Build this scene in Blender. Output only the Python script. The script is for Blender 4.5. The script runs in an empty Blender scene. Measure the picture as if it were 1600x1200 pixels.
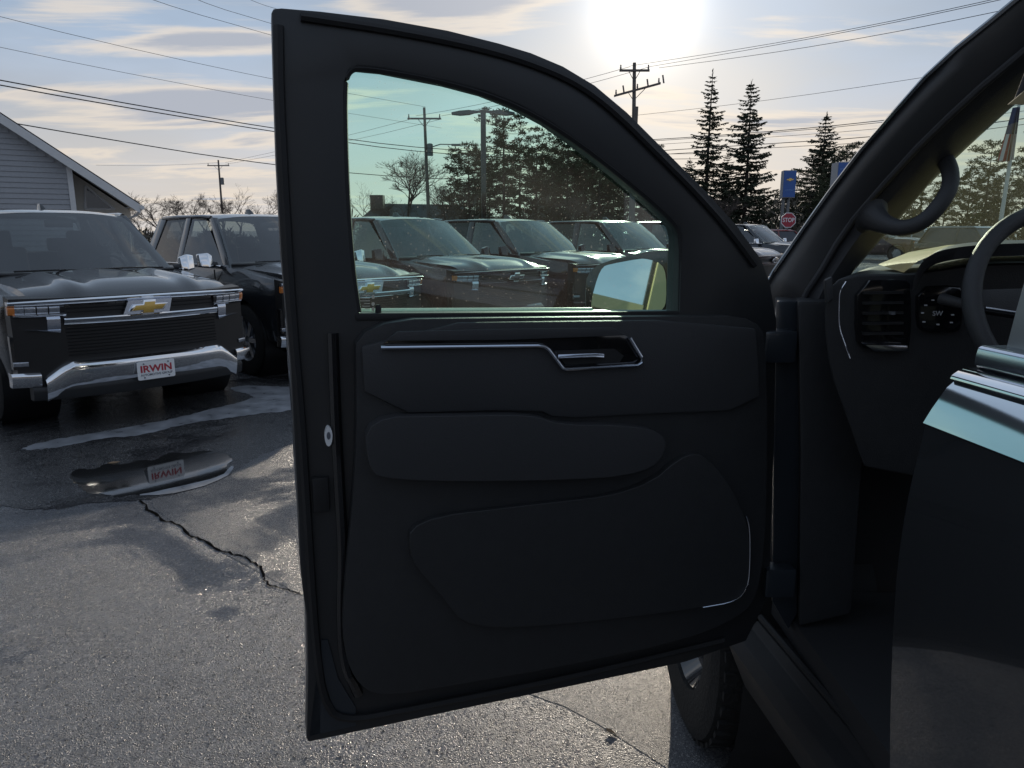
import bpy, bmesh, math, random
from mathutils import Vector, Matrix
R = math.radians
SC = bpy.context.scene
COL = SC.collection

# ------------------------------------------------------------------ camera, sky, sun, exposure
CAMH = 1.60
F = 1155.0                      # focal length in photograph pixels (1600 wide)
PITCH = math.atan2(240, F)
CP, SP = math.cos(PITCH), math.sin(PITCH)
cd = bpy.data.cameras.new('camera'); cam = bpy.data.objects.new('camera', cd); COL.objects.link(cam)
cam.location = (0, 0, CAMH); cam.rotation_euler = (math.pi/2 - PITCH, 0, 0)
cd.sensor_width = 36; cd.lens = F/1600*36; cd.clip_start = .05; cd.clip_end = 3000
SC.camera = cam

SUN_AZ, SUN_EL = R(9.5), R(15.0)
SDIR = Vector((math.sin(SUN_AZ)*math.cos(SUN_EL), math.cos(SUN_AZ)*math.cos(SUN_EL), math.sin(SUN_EL)))
sd = bpy.data.lights.new('sun', 'SUN'); sd.energy = 3.2; sd.angle = R(.6); sd.color = (1, .87, .70)
so = bpy.data.objects.new('sun', sd); COL.objects.link(so)
so.rotation_euler = SDIR.to_track_quat('Z', 'Y').to_euler(); so.location = SDIR*80

w = bpy.data.worlds.new('World'); SC.world = w; w.use_nodes = True
nt = w.node_tree; nt.nodes.clear()
def wn(t, **k):
    n = nt.nodes.new(t)
    for a, b in k.items(): setattr(n, a, b)
    return n
L = nt.links.new
def wmath(op, a, b=None, c=None, clamp=False):
    n = wn('ShaderNodeMath', operation=op, use_clamp=clamp)
    for i, v in enumerate((a, b, c)):
        if v is None: continue
        if isinstance(v, (int, float)): n.inputs[i].default_value = v
        else: L(v, n.inputs[i])
    return n.outputs[0]
def wmix(f, a, b, mode='MIX'):
    n = wn('ShaderNodeMix', data_type='RGBA', blend_type=mode)
    for i, v in ((0, f), (6, a), (7, b)):
        if isinstance(v, (int, float)): n.inputs[i].default_value = v
        elif isinstance(v, tuple): n.inputs[i].default_value = (*v, 1)
        else: L(v, n.inputs[i])
    return n.outputs[2]
sky = wn('ShaderNodeTexSky', sky_type='NISHITA', sun_disc=False, sun_elevation=SUN_EL, sun_rotation=SUN_AZ,
         air_density=1.0, dust_density=1.2, ozone_density=1.6, altitude=0)
SKY_S = .024
base = wmix(1.0, sky.outputs[0], (SKY_S*.98, SKY_S*1.0, SKY_S*1.03), 'MULTIPLY')
tc = wn('ShaderNodeTexCoord'); sx = wn('ShaderNodeSeparateXYZ'); L(tc.outputs['Generated'], sx.inputs[0])
zz = wmath('MAXIMUM', sx.outputs[2], 0.0); den = wmath('ADD', zz, .11)
cx = wn('ShaderNodeCombineXYZ'); L(wmath('DIVIDE', sx.outputs[0], den), cx.inputs[0]); L(wmath('DIVIDE', sx.outputs[1], den), cx.inputs[1])
def noise(scale, det, rough, dist, off=(0, 0, 0), stretch=(1, 1, 1)):
    m = wn('ShaderNodeMapping'); L(cx.outputs[0], m.inputs[0]); m.inputs[1].default_value = off; m.inputs[3].default_value = stretch
    n = wn('ShaderNodeTexNoise'); L(m.outputs[0], n.inputs['Vector'])
    n.inputs['Scale'].default_value = scale; n.inputs['Detail'].default_value = det
    n.inputs['Roughness'].default_value = rough; n.inputs['Distortion'].default_value = dist
    return n.outputs['Fac']
def ramp(v, a, b):
    n = wn('ShaderNodeMapRange', interpolation_type='SMOOTHSTEP'); L(v, n.inputs[0])
    n.inputs[1].default_value = a; n.inputs[2].default_value = b
    return n.outputs[0]
n1 = noise(.80, 9, .58, .4, (2.3, 7.0, 0), (.75, 2.0, 1))
yy = wmath('MAXIMUM', sx.outputs[1], .05)
du, dv = wmath('DIVIDE', sx.outputs[0], yy), wmath('DIVIDE', sx.outputs[2], yy)
def uv(px, py):
    r = (px-800)/F; d = (py-600)/F; y = CP-SP*d; return r/y, (-SP-CP*d)/y
n1 = wmath('ADD', wmath('MULTIPLY', n1, .85), .045)
for px, py, a, b, amp in ((715, 4, .13, .040, .30), (330, 60, .11, .014, .26), (310, 156, .15, .014, .24), (60, 150, .10, .018, .14), (1290, 185, .16, .012, .15), (420, 215, .12, .018, .18), (120, 10, .1, .02, .1)):
    u0, v0 = uv(px, py)
    e1 = wmath('POWER', wmath('ABSOLUTE', wmath('DIVIDE', wmath('SUBTRACT', du, u0), a)), 2.0)
    e2 = wmath('POWER', wmath('ABSOLUTE', wmath('DIVIDE', wmath('SUBTRACT', dv, v0), b)), 2.0)
    n1 = wmath('ADD', n1, wmath('MULTIPLY', wmath('POWER', 2.718, wmath('MULTIPLY', wmath('ADD', e1, e2), -1.0)), amp))
cov = ramp(n1, .48, .575); dense = ramp(n1, .555, .66)
veil = ramp(noise(.5, 5, .55, .3, (4, 1.7, 0)), .36, .72)
low = ramp(sx.outputs[2], .24, .01)      # haze towards the horizon
dp = wn('ShaderNodeVectorMath', operation='DOT_PRODUCT'); L(tc.outputs['Generated'], dp.inputs[0]); dp.inputs[1].default_value = SDIR
toward = ramp(dp.outputs['Value'], -.3, 1.0)
thin = wmix(toward, (.50, .51, .56), (.84, .72, .58))
grey = wmix(toward, (.32, .36, .43), (.36, .40, .48))
pale = wmix(toward, (.40, .50, .66), (.43, .54, .70))
c0 = wmix(wmath('MULTIPLY_ADD', veil, .35, .55), base, pale)
c0 = wmix(wmath('MULTIPLY', low, .75), c0, wmix(toward, (.46, .48, .53), (.72, .64, .56)))
c1 = wmix(wmath('MULTIPLY', cov, .62), c0, thin)
c2 = wmix(wmath('MULTIPLY', dense, .85), c1, grey)
# sun seen through thin haze: a soft aureole
au = wmath('POWER', wmath('MAXIMUM', dp.outputs['Value'], 0.0), 700.0)
au2 = wmath('POWER', wmath('MAXIMUM', dp.outputs['Value'], 0.0), 45.0)
g1 = wmix(1.0, c2, wmix(au, (0, 0, 0), (1.0, .95, .86)), 'ADD')
g2 = wmix(1.0, g1, wmix(au2, (0, 0, 0), (.17, .15, .12)), 'ADD')
bg = wn('ShaderNodeBackground'); L(g2, bg.inputs[0]); bg.inputs[1].default_value = 1.0
wo = wn('ShaderNodeOutputWorld'); L(bg.outputs[0], wo.inputs[0])

SC.view_settings.view_transform = 'Standard'; SC.view_settings.look = 'None'
SC.view_settings.gamma = 1; SC.view_settings.exposure = 0.16

# ------------------------------------------------------------------ helpers
def ray(px, py):
    r = (px-800)/F; d = (py-600)/F
    return Vector((r, CP - SP*d, -SP - CP*d))
def P(px, py, Y):                  # a photograph pixel at world distance Y -> world point
    v = ray(px, py); v = v*(Y/v.y); return Vector((v.x, v.y, v.z + CAMH))
def G(px, py, z=0.0):              # a photograph pixel on the ground
    v = ray(px, py); v = v*((z-CAMH)/v.z); return Vector((v.x, v.y, z))

def tag(o, label=None, cat=None, group=None, kind=None):
    if label: o['label'] = label
    if cat: o['category'] = cat
    if group: o['group'] = group
    if kind: o['kind'] = kind
    return o
def empty(name, loc, rz=0):
    o = bpy.data.objects.new(name, None); COL.objects.link(o); o.empty_display_size = .2
    o.location = loc; o.rotation_euler = (0, 0, rz); return o
def wloc(o):
    v = Vector((0, 0, 0))
    while o: v += o.location; o = o.parent
    return v

class MB:
    def __init__(s): s.v = []; s.f = []
    def add(s, vs, fs):
        b = len(s.v); s.v += [tuple(x) for x in vs]; s.f += [tuple(i+b for i in f) for f in fs]; return s
    def box(s, c, size, rot=None):
        hx, hy, hz = size[0]/2, size[1]/2, size[2]/2; c = Vector(c)
        vs = [Vector((x, y, z)) for x in (-hx, hx) for y in (-hy, hy) for z in (-hz, hz)]
        if rot is not None: vs = [rot @ v for v in vs]
        return s.add([v+c for v in vs], [(0,1,3,2),(4,6,7,5),(0,4,5,1),(2,3,7,6),(0,2,6,4),(1,5,7,3)])
    def loft(s, rings, closed=True, caps=True):
        n = len(rings[0]); vs = [p for r in rings for p in r]; fs = []
        for i in range(len(rings)-1):
            for j in range(n if closed else n-1):
                k = (j+1) % n
                fs.append((i*n+j, i*n+k, (i+1)*n+k, (i+1)*n+j))
        if caps and closed:
            fs.append(tuple(range(n))[::-1]); fs.append(tuple((len(rings)-1)*n+j for j in range(n)))
        return s.add(vs, fs)
    def tube(s, path, r, n=8, caps=True):
        path = [Vector(p) for p in path]; rings = []
        rr = r if isinstance(r, (list, tuple)) else [r]*len(path)
        for i, p in enumerate(path):
            d = (path[min(i+1, len(path)-1)] - path[max(i-1, 0)]).normalized()
            up = Vector((0, 0, 1)) if abs(d.z) < .95 else Vector((1, 0, 0))
            a = d.cross(up).normalized(); b = d.cross(a).normalized()
            rings.append([p + (a*math.cos(2*math.pi*k/n) + b*math.sin(2*math.pi*k/n))*rr[i] for k in range(n)])
        return s.loft(rings, True, caps)
    def prism(s, pts, vec):
        pts = [Vector(p) for p in pts]; vec = Vector(vec); n = len(pts)
        return s.add(pts + [p+vec for p in pts], [tuple(range(n))[::-1], tuple(range(n, 2*n))] + [(i, (i+1) % n, n+(i+1) % n, n+i) for i in range(n)])
    def lathe(s, prof, c, axis='x', n=28):       # prof: list of (radius, along axis)
        rings = []
        for k in range(n):
            a = 2*math.pi*k/n; ring = []
            for r, t in prof:
                if axis == 'x': ring.append((c[0]+t, c[1]+r*math.cos(a), c[2]+r*math.sin(a)))
                elif axis == 'z': ring.append((c[0]+r*math.cos(a), c[1]+r*math.sin(a), c[2]+t))
                else: ring.append((c[0]+r*math.cos(a), c[1]+t, c[2]+r*math.sin(a)))
            rings.append(ring)
        rings.append(rings[0]); return s.loft(rings, False, False)
    def build(s, name, mat, parent=None, origin=None, bevel=0, seg=2, smooth=True, ang=32, world=False, wallfix=True):
        if not s.v: return None
        o = Vector((0, 0, 0))
        if world and parent: o = wloc(parent)
        elif origin is not None: o = Vector(origin)
        me = bpy.data.meshes.new(name)
        me.from_pydata([Vector(v)-o for v in s.v], [], s.f); me.validate()
        bm = bmesh.new(); bm.from_mesh(me)
        if len(bm.faces) < 60000:
            bmesh.ops.remove_doubles(bm, verts=bm.verts, dist=1e-5)
            if wallfix: bmesh.ops.recalc_face_normals(bm, faces=bm.faces)
        if bevel:
            es = [e for e in bm.edges if len(e.link_faces) == 2 and e.calc_face_angle(0) > R(35)]
            bmesh.ops.bevel(bm, geom=es, offset=bevel, segments=seg, affect='EDGES', profile=.6, clamp_overlap=True)
        bm.to_mesh(me); bm.free()
        if smooth:
            me.polygons.foreach_set('use_smooth', [True]*len(me.polygons)); me.set_sharp_from_angle(angle=R(ang))
        ob = bpy.data.objects.new(name, me); COL.objects.link(ob)
        if mat: me.materials.append(mat)
        if parent: ob.parent = parent
        elif origin is not None: ob.location = o
        return ob

def filled(outer, hole=None):
    """flat polygon with an optional hole as (verts, tris)"""
    bm = bmesh.new(); es = []
    for loop in ([outer] + ([hole] if hole else [])):
        vs = [bm.verts.new(p) for p in loop]
        es += [bm.edges.new((vs[i], vs[(i+1) % len(vs)])) for i in range(len(vs))]
    bmesh.ops.triangle_fill(bm, edges=es, use_beauty=True)
    bm.verts.index_update()
    v = [x.co.copy() for x in bm.verts]; f = [tuple(q.index for q in t.verts) for t in bm.faces]; bm.free(); return v, f
def slab(mb, outer, vec, hole=None):
    v, f = filled(outer, hole); n = len(v); vec = Vector(vec)
    fs = [t for t in f] + [tuple(i+n for i in t[::-1]) for t in f]
    no = len(outer)
    fs += [(i, (i+1) % no, n+(i+1) % no, n+i) for i in range(no)]
    if hole:
        nh = len(hole); fs += [(no+i, no+(i+1) % nh, n+no+(i+1) % nh, n+no+i) for i in range(nh)]
    mb.add(v + [p+vec for p in v], fs); return mb
def smooth_poly(pts, it=2, closed=True):
    pts = [tuple(p) for p in pts]
    for _ in range(it):
        q = []; n = len(pts)
        rng = range(n) if closed else range(n-1)
        if not closed: q.append(pts[0])
        for i in rng:
            a, b = pts[i], pts[(i+1) % n]
            q.append(tuple(x*.75+y*.25 for x, y in zip(a, b))); q.append(tuple(x*.25+y*.75 for x, y in zip(a, b)))
        if not closed: q.append(pts[-1])
        pts = q
    return pts
def copy_tree(o, parent=None):
    c = o.copy(); COL.objects.link(c); c.parent = parent
    for ch in o.children: copy_tree(ch, c)
    return c

# ------------------------------------------------------------------ materials
def mat(name, col, rough=.5, metal=0, spec=.5, coat=0, coat_r=.05, nscale=0, namt=0, bump=0, bscale=0, rvar=0, emit=None):
    m = bpy.data.materials.new(name); m.use_nodes = True; t = m.node_tree; b = t.nodes['Principled BSDF']
    b.inputs['Base Color'].default_value = (*col, 1); b.inputs['Roughness'].default_value = rough
    b.inputs['Metallic'].default_value = metal; b.inputs['Specular IOR Level'].default_value = spec
    b.inputs['Coat Weight'].default_value = coat; b.inputs['Coat Roughness'].default_value = coat_r
    if emit: b.inputs['Emission Color'].default_value = (*emit[0], 1); b.inputs['Emission Strength'].default_value = emit[1]
    co = t.nodes.new('ShaderNodeTexCoord').outputs['Object']
    if nscale:
        n = t.nodes.new('ShaderNodeTexNoise'); n.inputs['Scale'].default_value = nscale; n.inputs['Detail'].default_value = 6
        t.links.new(co, n.inputs['Vector'])
        mx = t.nodes.new('ShaderNodeMix'); mx.data_type = 'RGBA'
        mx.inputs[6].default_value = (*[c*(1-namt) for c in col], 1); mx.inputs[7].default_value = (*[min(1, c*(1+namt)) for c in col], 1)
        t.links.new(n.outputs['Fac'], mx.inputs[0]); t.links.new(mx.outputs[2], b.inputs['Base Color'])
        if rvar:
            mr = t.nodes.new('ShaderNodeMapRange'); mr.inputs[3].default_value = rough-rvar; mr.inputs[4].default_value = rough+rvar
            t.links.new(n.outputs['Fac'], mr.inputs[0]); t.links.new(mr.outputs[0], b.inputs['Roughness'])
    if bump:
        n = t.nodes.new('ShaderNodeTexNoise'); n.inputs['Scale'].default_value = bscale; n.inputs['Detail'].default_value = 4
        t.links.new(co, n.inputs['Vector'])
        bp = t.nodes.new('ShaderNodeBump'); bp.inputs['Strength'].default_value = bump; bp.inputs['Distance'].default_value = .01
        t.links.new(n.outputs['Fac'], bp.inputs['Height']); t.links.new(bp.outputs[0], b.inputs['Normal'])
    return m
def glass(name, tint, dust=0.0, ior=1.5, dscale=120, gloss=1.0):
    m = bpy.data.materials.new(name); m.use_nodes = True; t = m.node_tree; t.nodes.clear()
    tr = t.nodes.new('ShaderNodeBsdfTransparent'); tr.inputs[0].default_value = (*tint, 1)
    gl = t.nodes.new('ShaderNodeBsdfGlossy'); gl.inputs['Roughness'].default_value = .02; gl.inputs[0].default_value = (gloss, gloss, gloss, 1)
    fr = t.nodes.new('ShaderNodeFresnel'); ge = t.nodes.new('ShaderNodeNewGeometry')
    im = t.nodes.new('ShaderNodeMapRange'); im.inputs[3].default_value = ior; im.inputs[4].default_value = 1/ior
    t.links.new(ge.outputs['Backfacing'], im.inputs[0]); t.links.new(im.outputs[0], fr.inputs[0])
    mx = t.nodes.new('ShaderNodeMixShader'); t.links.new(fr.outputs[0], mx.inputs[0]); t.links.new(tr.outputs[0], mx.inputs[1]); t.links.new(gl.outputs[0], mx.inputs[2])
    out = t.nodes.new('ShaderNodeOutputMaterial'); last = mx.outputs[0]
    if dust:
        co = t.nodes.new('ShaderNodeTexCoord')
        v = t.nodes.new('ShaderNodeTexVoronoi'); v.inputs['Scale'].default_value = dscale; t.links.new(co.outputs['Object'], v.inputs['Vector'])
        n = t.nodes.new('ShaderNodeTexNoise'); n.inputs['Scale'].default_value = 9; n.inputs['Detail'].default_value = 8; t.links.new(co.outputs['Object'], n.inputs['Vector'])
        # dried droplets: cell centres whose random colour passes a threshold
        s = t.nodes.new('ShaderNodeSeparateColor'); t.links.new(v.outputs['Color'], s.inputs[0])
        rad = t.nodes.new('ShaderNodeMapRange'); rad.inputs[1].default_value = .72; rad.inputs[2].default_value = 1; rad.inputs[3].default_value = 0; rad.inputs[4].default_value = .26
        t.links.new(s.outputs[0], rad.inputs[0])
        lt = t.nodes.new('ShaderNodeMath'); lt.operation = 'LESS_THAN'; t.links.new(v.outputs['Distance'], lt.inputs[0]); t.links.new(rad.outputs[0], lt.inputs[1])
        mr = t.nodes.new('ShaderNodeMapRange'); mr.inputs[1].default_value = .35; mr.inputs[2].default_value = .75; mr.inputs[3].default_value = .015; mr.inputs[4].default_value = .075
        t.links.new(n.outputs['Fac'], mr.inputs[0])
        a = t.nodes.new('ShaderNodeMath'); a.operation = 'MULTIPLY'; a.inputs[1].default_value = .40; t.links.new(lt.outputs[0], a.inputs[0])
        a2 = t.nodes.new('ShaderNodeMath'); a2.operation = 'MAXIMUM'; t.links.new(a.outputs[0], a2.inputs[0]); t.links.new(mr.outputs[0], a2.inputs[1])
        a3 = t.nodes.new('ShaderNodeMath'); a3.operation = 'MULTIPLY'; a3.inputs[1].default_value = dust; t.links.new(a2.outputs[0], a3.inputs[0])
        tl = t.nodes.new('ShaderNodeBsdfTranslucent'); tl.inputs[0].default_value = (.75, .73, .68, 1)
        m2 = t.nodes.new('ShaderNodeMixShader'); t.links.new(a3.outputs[0], m2.inputs[0]); t.links.new(last, m2.inputs[1]); t.links.new(tl.outputs[0], m2.inputs[2]); last = m2.outputs[0]
    t.links.new(last, out.inputs[0]); return m

M = {}
M['plastic'] = mat('black_plastic', (.026, .027, .029), .5, spec=.4, nscale=40, namt=.15, bump=.12, bscale=420)
M['plastic2'] = mat('charcoal_plastic', (.036, .037, .040), .55, spec=.4, bump=.15, bscale=380)
M['gloss_black'] = mat('gloss_black', (.008, .008, .009), .12, coat=.6)
M['rubber'] = mat('rubber', (.016, .016, .017), .62, spec=.35, nscale=18, namt=.3)
M['frame_paint'] = mat('door_frame_satin', (.020, .021, .023), .42, nscale=6, namt=.2)
M['chrome'] = mat('chrome', (.82, .83, .85), .07, metal=1, nscale=9, namt=.06, rvar=.03)
M['satin'] = mat('satin_chrome', (.62, .66, .74), .2, metal=1)
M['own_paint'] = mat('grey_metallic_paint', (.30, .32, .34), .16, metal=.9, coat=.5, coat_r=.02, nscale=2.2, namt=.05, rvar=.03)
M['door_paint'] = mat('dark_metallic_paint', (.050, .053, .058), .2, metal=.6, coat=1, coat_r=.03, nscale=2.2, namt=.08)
M['belt'] = mat('sunlit_belt_strip', (.78, .74, .62), .35, metal=.2)  # cream sunlight on the strip is put into its base colour
M['own_jamb'] = mat('jamb_paint', (.030, .037, .046), .3, metal=.3, coat=.3, nscale=5, namt=.15)
M['black_paint'] = mat('black_paint', (.006, .006, .007), .2, spec=.5, coat=1, coat_r=.025, nscale=3, namt=.2, rvar=.04)
M['grey_paint'] = mat('dark_grey_paint', (.020, .023, .027), .24, metal=.4, coat=1, coat_r=.03, nscale=3, namt=.15)
M['maroon_paint'] = mat('dark_cherry_paint', (.045, .012, .014), .22, metal=.3, coat=1, coat_r=.03, nscale=3, namt=.15)
M['blue_paint'] = mat('dark_blue_paint', (.016, .024, .036), .22, metal=.4, coat=1, coat_r=.03, nscale=3, namt=.15)
M['silver_paint'] = mat('silver_paint', (.32, .34, .36), .3, metal=.6, coat=1, coat_r=.03)
M['red_paint'] = mat('red_paint', (.16, .02, .018), .25, coat=1, coat_r=.03)
M['grille'] = mat('grille_black', (.006, .006, .007), .45)
M['lens'] = mat('lamp_lens', (.42, .44, .48), .14, metal=.7, coat=1, nscale=60, namt=.6)
M['amber'] = mat('amber_lens', (.62, .20, .04), .2, coat=.8)
M['gold'] = mat('gold_badge', (.62, .40, .09), .32, metal=.5, coat=.6)
M['white_plate'] = mat('plate_white', (.78, .79, .80), .4, nscale=8, namt=.04)
M['plate_red'] = mat('plate_red', (.42, .03, .05), .4)
M['plate_grey'] = mat('plate_grey', (.12, .13, .16), .4)
M['tyre'] = mat('tyre_rubber', (.018, .018, .018), .75, spec=.3, nscale=30, namt=.35, bump=.5, bscale=90)
M['rim'] = mat('alloy_rim', (.35, .36, .38), .3, metal=.9)
M['cabin'] = mat('cabin_trim', (.02, .02, .022), .8)
M['seat'] = mat('seat_fabric', (.03, .031, .034), .9, bump=.3, bscale=200)
M['dash_top'] = mat('dash_pad_sunlit', (.60, .46, .20), .55, spec=.5, nscale=30, namt=.15, bump=.2, bscale=300)  # yellow of the low sun on the pad is put into the colour
M['door_glass'] = glass('green_tinted_glass', (.62, .93, .84), dust=.5, dscale=230)
M['shield'] = glass('windshield_glass', (.70, .86, .78), dust=.22, dscale=90)
M['truck_glass'] = glass('parked_truck_glass', (.45, .50, .50), ior=2.0)
M['privacy'] = glass('privacy_glass', (.16, .17, .18), ior=1.45)
M['mirror'] = mat('mirror_silver', (.86, .90, .92), .015, metal=1)

# ------------------------------------------------------------------ ground
def asphalt(name, c_lo, c_hi, rough, bump, stone=160, wet_amt=.6):
    m = bpy.data.materials.new(name); m.use_nodes = True; t = m.node_tree; b = t.nodes['Principled BSDF']
    co = t.nodes.new('ShaderNodeTexCoord').outputs['Object']
    def nz(s, d, r=.6, dist=0):
        n = t.nodes.new('ShaderNodeTexNoise'); n.inputs['Scale'].default_value = s; n.inputs['Detail'].default_value = d
        n.inputs['Roughness'].default_value = r; n.inputs['Distortion'].default_value = dist; t.links.new(co, n.inputs['Vector']); return n.outputs['Fac']
    def mr(v, a, b_, c=0, d=1, smooth=True):
        n = t.nodes.new('ShaderNodeMapRange'); n.interpolation_type = 'SMOOTHSTEP' if smooth else 'LINEAR'
        for i, q in ((1, a), (2, b_), (3, c), (4, d)): n.inputs[i].default_value = q
        t.links.new(v, n.inputs[0]); return n.outputs[0]
    def mth(op, a, b_):
        n = t.nodes.new('ShaderNodeMath'); n.operation = op
        for i, q in enumerate((a, b_)):
            if isinstance(q, (int, float)): n.inputs[i].default_value = q
            else: t.links.new(q, n.inputs[i])
        return n.outputs[0]
    def mx(f, a, b_):
        n = t.nodes.new('ShaderNodeMix'); n.data_type = 'RGBA'; t.links.new(f, n.inputs[0])
        for i, q in ((6, a), (7, b_)):
            if isinstance(q, tuple): n.inputs[i].default_value = (*q, 1)
            else: t.links.new(q, n.inputs[i])
        return n.outputs[2]
    v = t.nodes.new('ShaderNodeTexVoronoi'); v.inputs['Scale'].default_value = stone; t.links.new(co, v.inputs['Vector'])
    sep = t.nodes.new('ShaderNodeSeparateColor'); t.links.new(v.outputs['Color'], sep.inputs[0])
    big = nz(.9, 5, .6, .4); mid = nz(11, 6); fine = nz(190, 4, .7)
    col = mx(mr(mth('ADD', mth('MULTIPLY', big, .5), mth('MULTIPLY', mid, .5)), .35, .65), c_lo, c_hi)
    stonec = mx(mr(sep.outputs[1], 0, 1), (.06, .06, .062), (.34, .33, .325))
    col = mx(mth('MULTIPLY', mr(sep.outputs[0], .74, .80), .8), col, stonec)
    col = mx(mth('MULTIPLY', mr(nz(.42, 8, .65, 1.2), .60, .70), .45), col, (.15, .15, .155))
    col = mx(mth('MULTIPLY', mr(nz(1.7, 6, .6, .6), .66, .74), .7), col, (.03, .03, .032))
    wet = mr(nz(.75, 7, .62, .9), .47, .60)
    wet = mth('MULTIPLY', wet, wet_amt)
    dark = t.nodes.new('ShaderNodeMix'); dark.data_type = 'RGBA'; dark.blend_type = 'MULTIPLY'; t.links.new(wet, dark.inputs[0]); t.links.new(col, dark.inputs[6]); dark.inputs[7].default_value = (.5, .5, .52, 1)
    t.links.new(dark.outputs[2], b.inputs['Base Color'])
    rg = mth('SUBTRACT', mr(sep.outputs[2], 0, 1, rough-.20, rough+.14, False), mth('MULTIPLY', wet, .22))
    t.links.new(rg, b.inputs['Roughness'])
    v2 = t.nodes.new('ShaderNodeTexVoronoi'); v2.inputs['Scale'].default_value = stone*2.3; t.links.new(co, v2.inputs['Vector'])
    h = mth('ADD', mth('ADD', mth('MULTIPLY', mr(v.outputs['Distance'], 0, .6, 1, 0), mth('ADD', mth('MULTIPLY', sep.outputs[0], .9), .15)), mth('MULTIPLY', mr(v2.outputs['Distance'], 0, .6, 1, 0), .45)), mth('ADD', mth('MULTIPLY', fine, .22), mth('MULTIPLY', mid, .35)))
    bp = t.nodes.new('ShaderNodeBump'); bp.inputs['Distance'].default_value = .006; t.links.new(h, bp.inputs['Height'])
    t.links.new(mr(wet, 0, 1, bump, bump*.35, False), bp.inputs['Strength']); t.links.new(bp.outputs[0], b.inputs['Normal'])
    return m
M['asphalt'] = asphalt('coarse_asphalt', (.085, .088, .096), (.145, .149, .160), .38, .75, 140, .8)
M['asphalt2'] = asphalt('fine_asphalt', (.066, .069, .076), (.108, .111, .118), .38, .5, 240)
M['damp'] = asphalt('damp_shaded_asphalt', (.022, .023, .025), (.036, .037, .039), .26, .22, 200, .9)  # wetness and the parked truck's shadow, both put into the dark colour

def sheet(name, pts, z, m, it=2, jitter=0, seed=1, **kw):
    rnd = random.Random(seed)
    pts = [G(*p) for p in pts]
    pts = smooth_poly([(p.x, p.y) for p in pts], it)
    if jitter: pts = [(x+rnd.uniform(-jitter, jitter), y+rnd.uniform(-jitter, jitter)) for x, y in pts]
    v, f = filled([Vector((x, y, z)) for x, y in pts])
    o = MB().add(v, f).build(name, m, smooth=False)
    tag(o, kind='structure', **kw); return o
g = MB().add([(-900, -300, 0), (900, -300, 0), (900, 1500, 0), (-900, 1500, 0)], [(0, 1, 2, 3)]).build('ground', M['asphalt'], smooth=False)
tag(g, 'coarse grey asphalt of the car lot', 'ground', kind='structure')
crack_px = [(220, 782), (236, 800), (252, 812), (280, 822), (296, 836), (318, 846), (340, 858), (362, 866), (384, 872), (404, 884), (410, 898), (414, 908), (428, 917), (448, 922), (472, 930)]
o = sheet('asphalt_patch', [(222, 780), (300, 838), (408, 896), (474, 932), (620, 1000), (830, 1086), (900, 1110), (1050, 1205), (1500, 1500), (3000, 1300), (3000, 500), (1600, 440), (600, 470), (440, 560), (360, 680), (280, 760)], .0014, M['asphalt2'], 1)
tag(o, 'smoother newer asphalt beyond the jagged crack', 'pavement')
o = sheet('damp_shaded_pavement', [(-420, 700), (-100, 650), (100, 620), (300, 600), (460, 585), (620, 580), (640, 625), (470, 690), (400, 712), (362, 745), (250, 782), (150, 785), (60, 800), (0, 788), (-60, 806), (-400, 860)], .0028, M['damp'], 3, .02)
tag(o, 'damp asphalt with painted truck shade in front of the parked trucks', 'pavement')
M['water'] = mat('puddle_water', (.012, .012, .012), .05, spec=.5, coat=.6, coat_r=.03, bump=.03, bscale=7)
o = sheet('puddle', [(112, 752), (108, 742), (122, 732), (150, 735), (162, 724), (196, 727), (222, 718), (240, 722), (266, 706), (292, 710), (318, 704), (350, 708), (366, 720), (352, 728), (356, 740), (336, 744), (318, 754), (300, 752), (286, 766), (258, 764), (240, 776), (205, 772), (182, 779), (160, 771), (140, 773), (126, 762)], .0042, M['water'], 3, .007)
tag(o, 'still puddle mirroring the white dealer plate', 'puddle')
M['ice'] = mat('thin_ice', (.24, .25, .27), .32, spec=.5, nscale=7, namt=.9, rvar=.15, bump=.3, bscale=40)
o = sheet('thin_ice', [(26, 703), (70, 690), (130, 680), (200, 668), (270, 655), (330, 640), (388, 626), (400, 618), (365, 612), (360, 604), (400, 603), (455, 605), (520, 600), (520, 622), (460, 642), (395, 648), (350, 655), (280, 664), (220, 682), (170, 684), (110, 696), (60, 704)], .0042, M['ice'], 3, .016, 4)
tag(o, 'pale strip of thin ice along the front of the trucks', 'ice')
o = sheet('water_rim', [(206, 776), (250, 768), (300, 757), (345, 746), (362, 728), (366, 731), (352, 748), (308, 764), (260, 774)], .0056, M['ice'], 1, .006, 6)
tag(o, 'narrow frozen rim along the edge of the puddle', 'ice')
mb = MB(); rnd = random.Random(3)
fine = []
for i in range(len(crack_px)-1):
    for k in range(4):
        t = k/4; fine.append((crack_px[i][0]*(1-t)+crack_px[i+1][0]*t+rnd.uniform(-3, 3), crack_px[i][1]*(1-t)+crack_px[i+1][1]*t+rnd.uniform(-2, 2)))
gp = [G(*p) for p in fine]; n = len(gp)
for i, p in enumerate(gp): 
    d = (gp[min(i+1, n-1)]-gp[max(i-1, 0)]).normalized(); a = Vector((-d.y, d.x, 0)); wd = .002+.013*rnd.random()**1.5*(1-i/n)+.002*rnd.random()
    mb.v += [tuple(p+a*wd+Vector((0, 0, .0036))), tuple(p-a*wd+Vector((0, 0, .0036)))]
mb.f = [(2*i, 2*i+1, 2*i+3, 2*i+2) for i in range(n-1)]
M['crack'] = mat('crack_dark', (.006, .006, .006), 1, spec=0)
tag(mb.build('pavement_crack', M['crack'], smooth=False, wallfix=False), 'jagged dark crack between old and new asphalt', 'crack', kind='structure')
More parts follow.
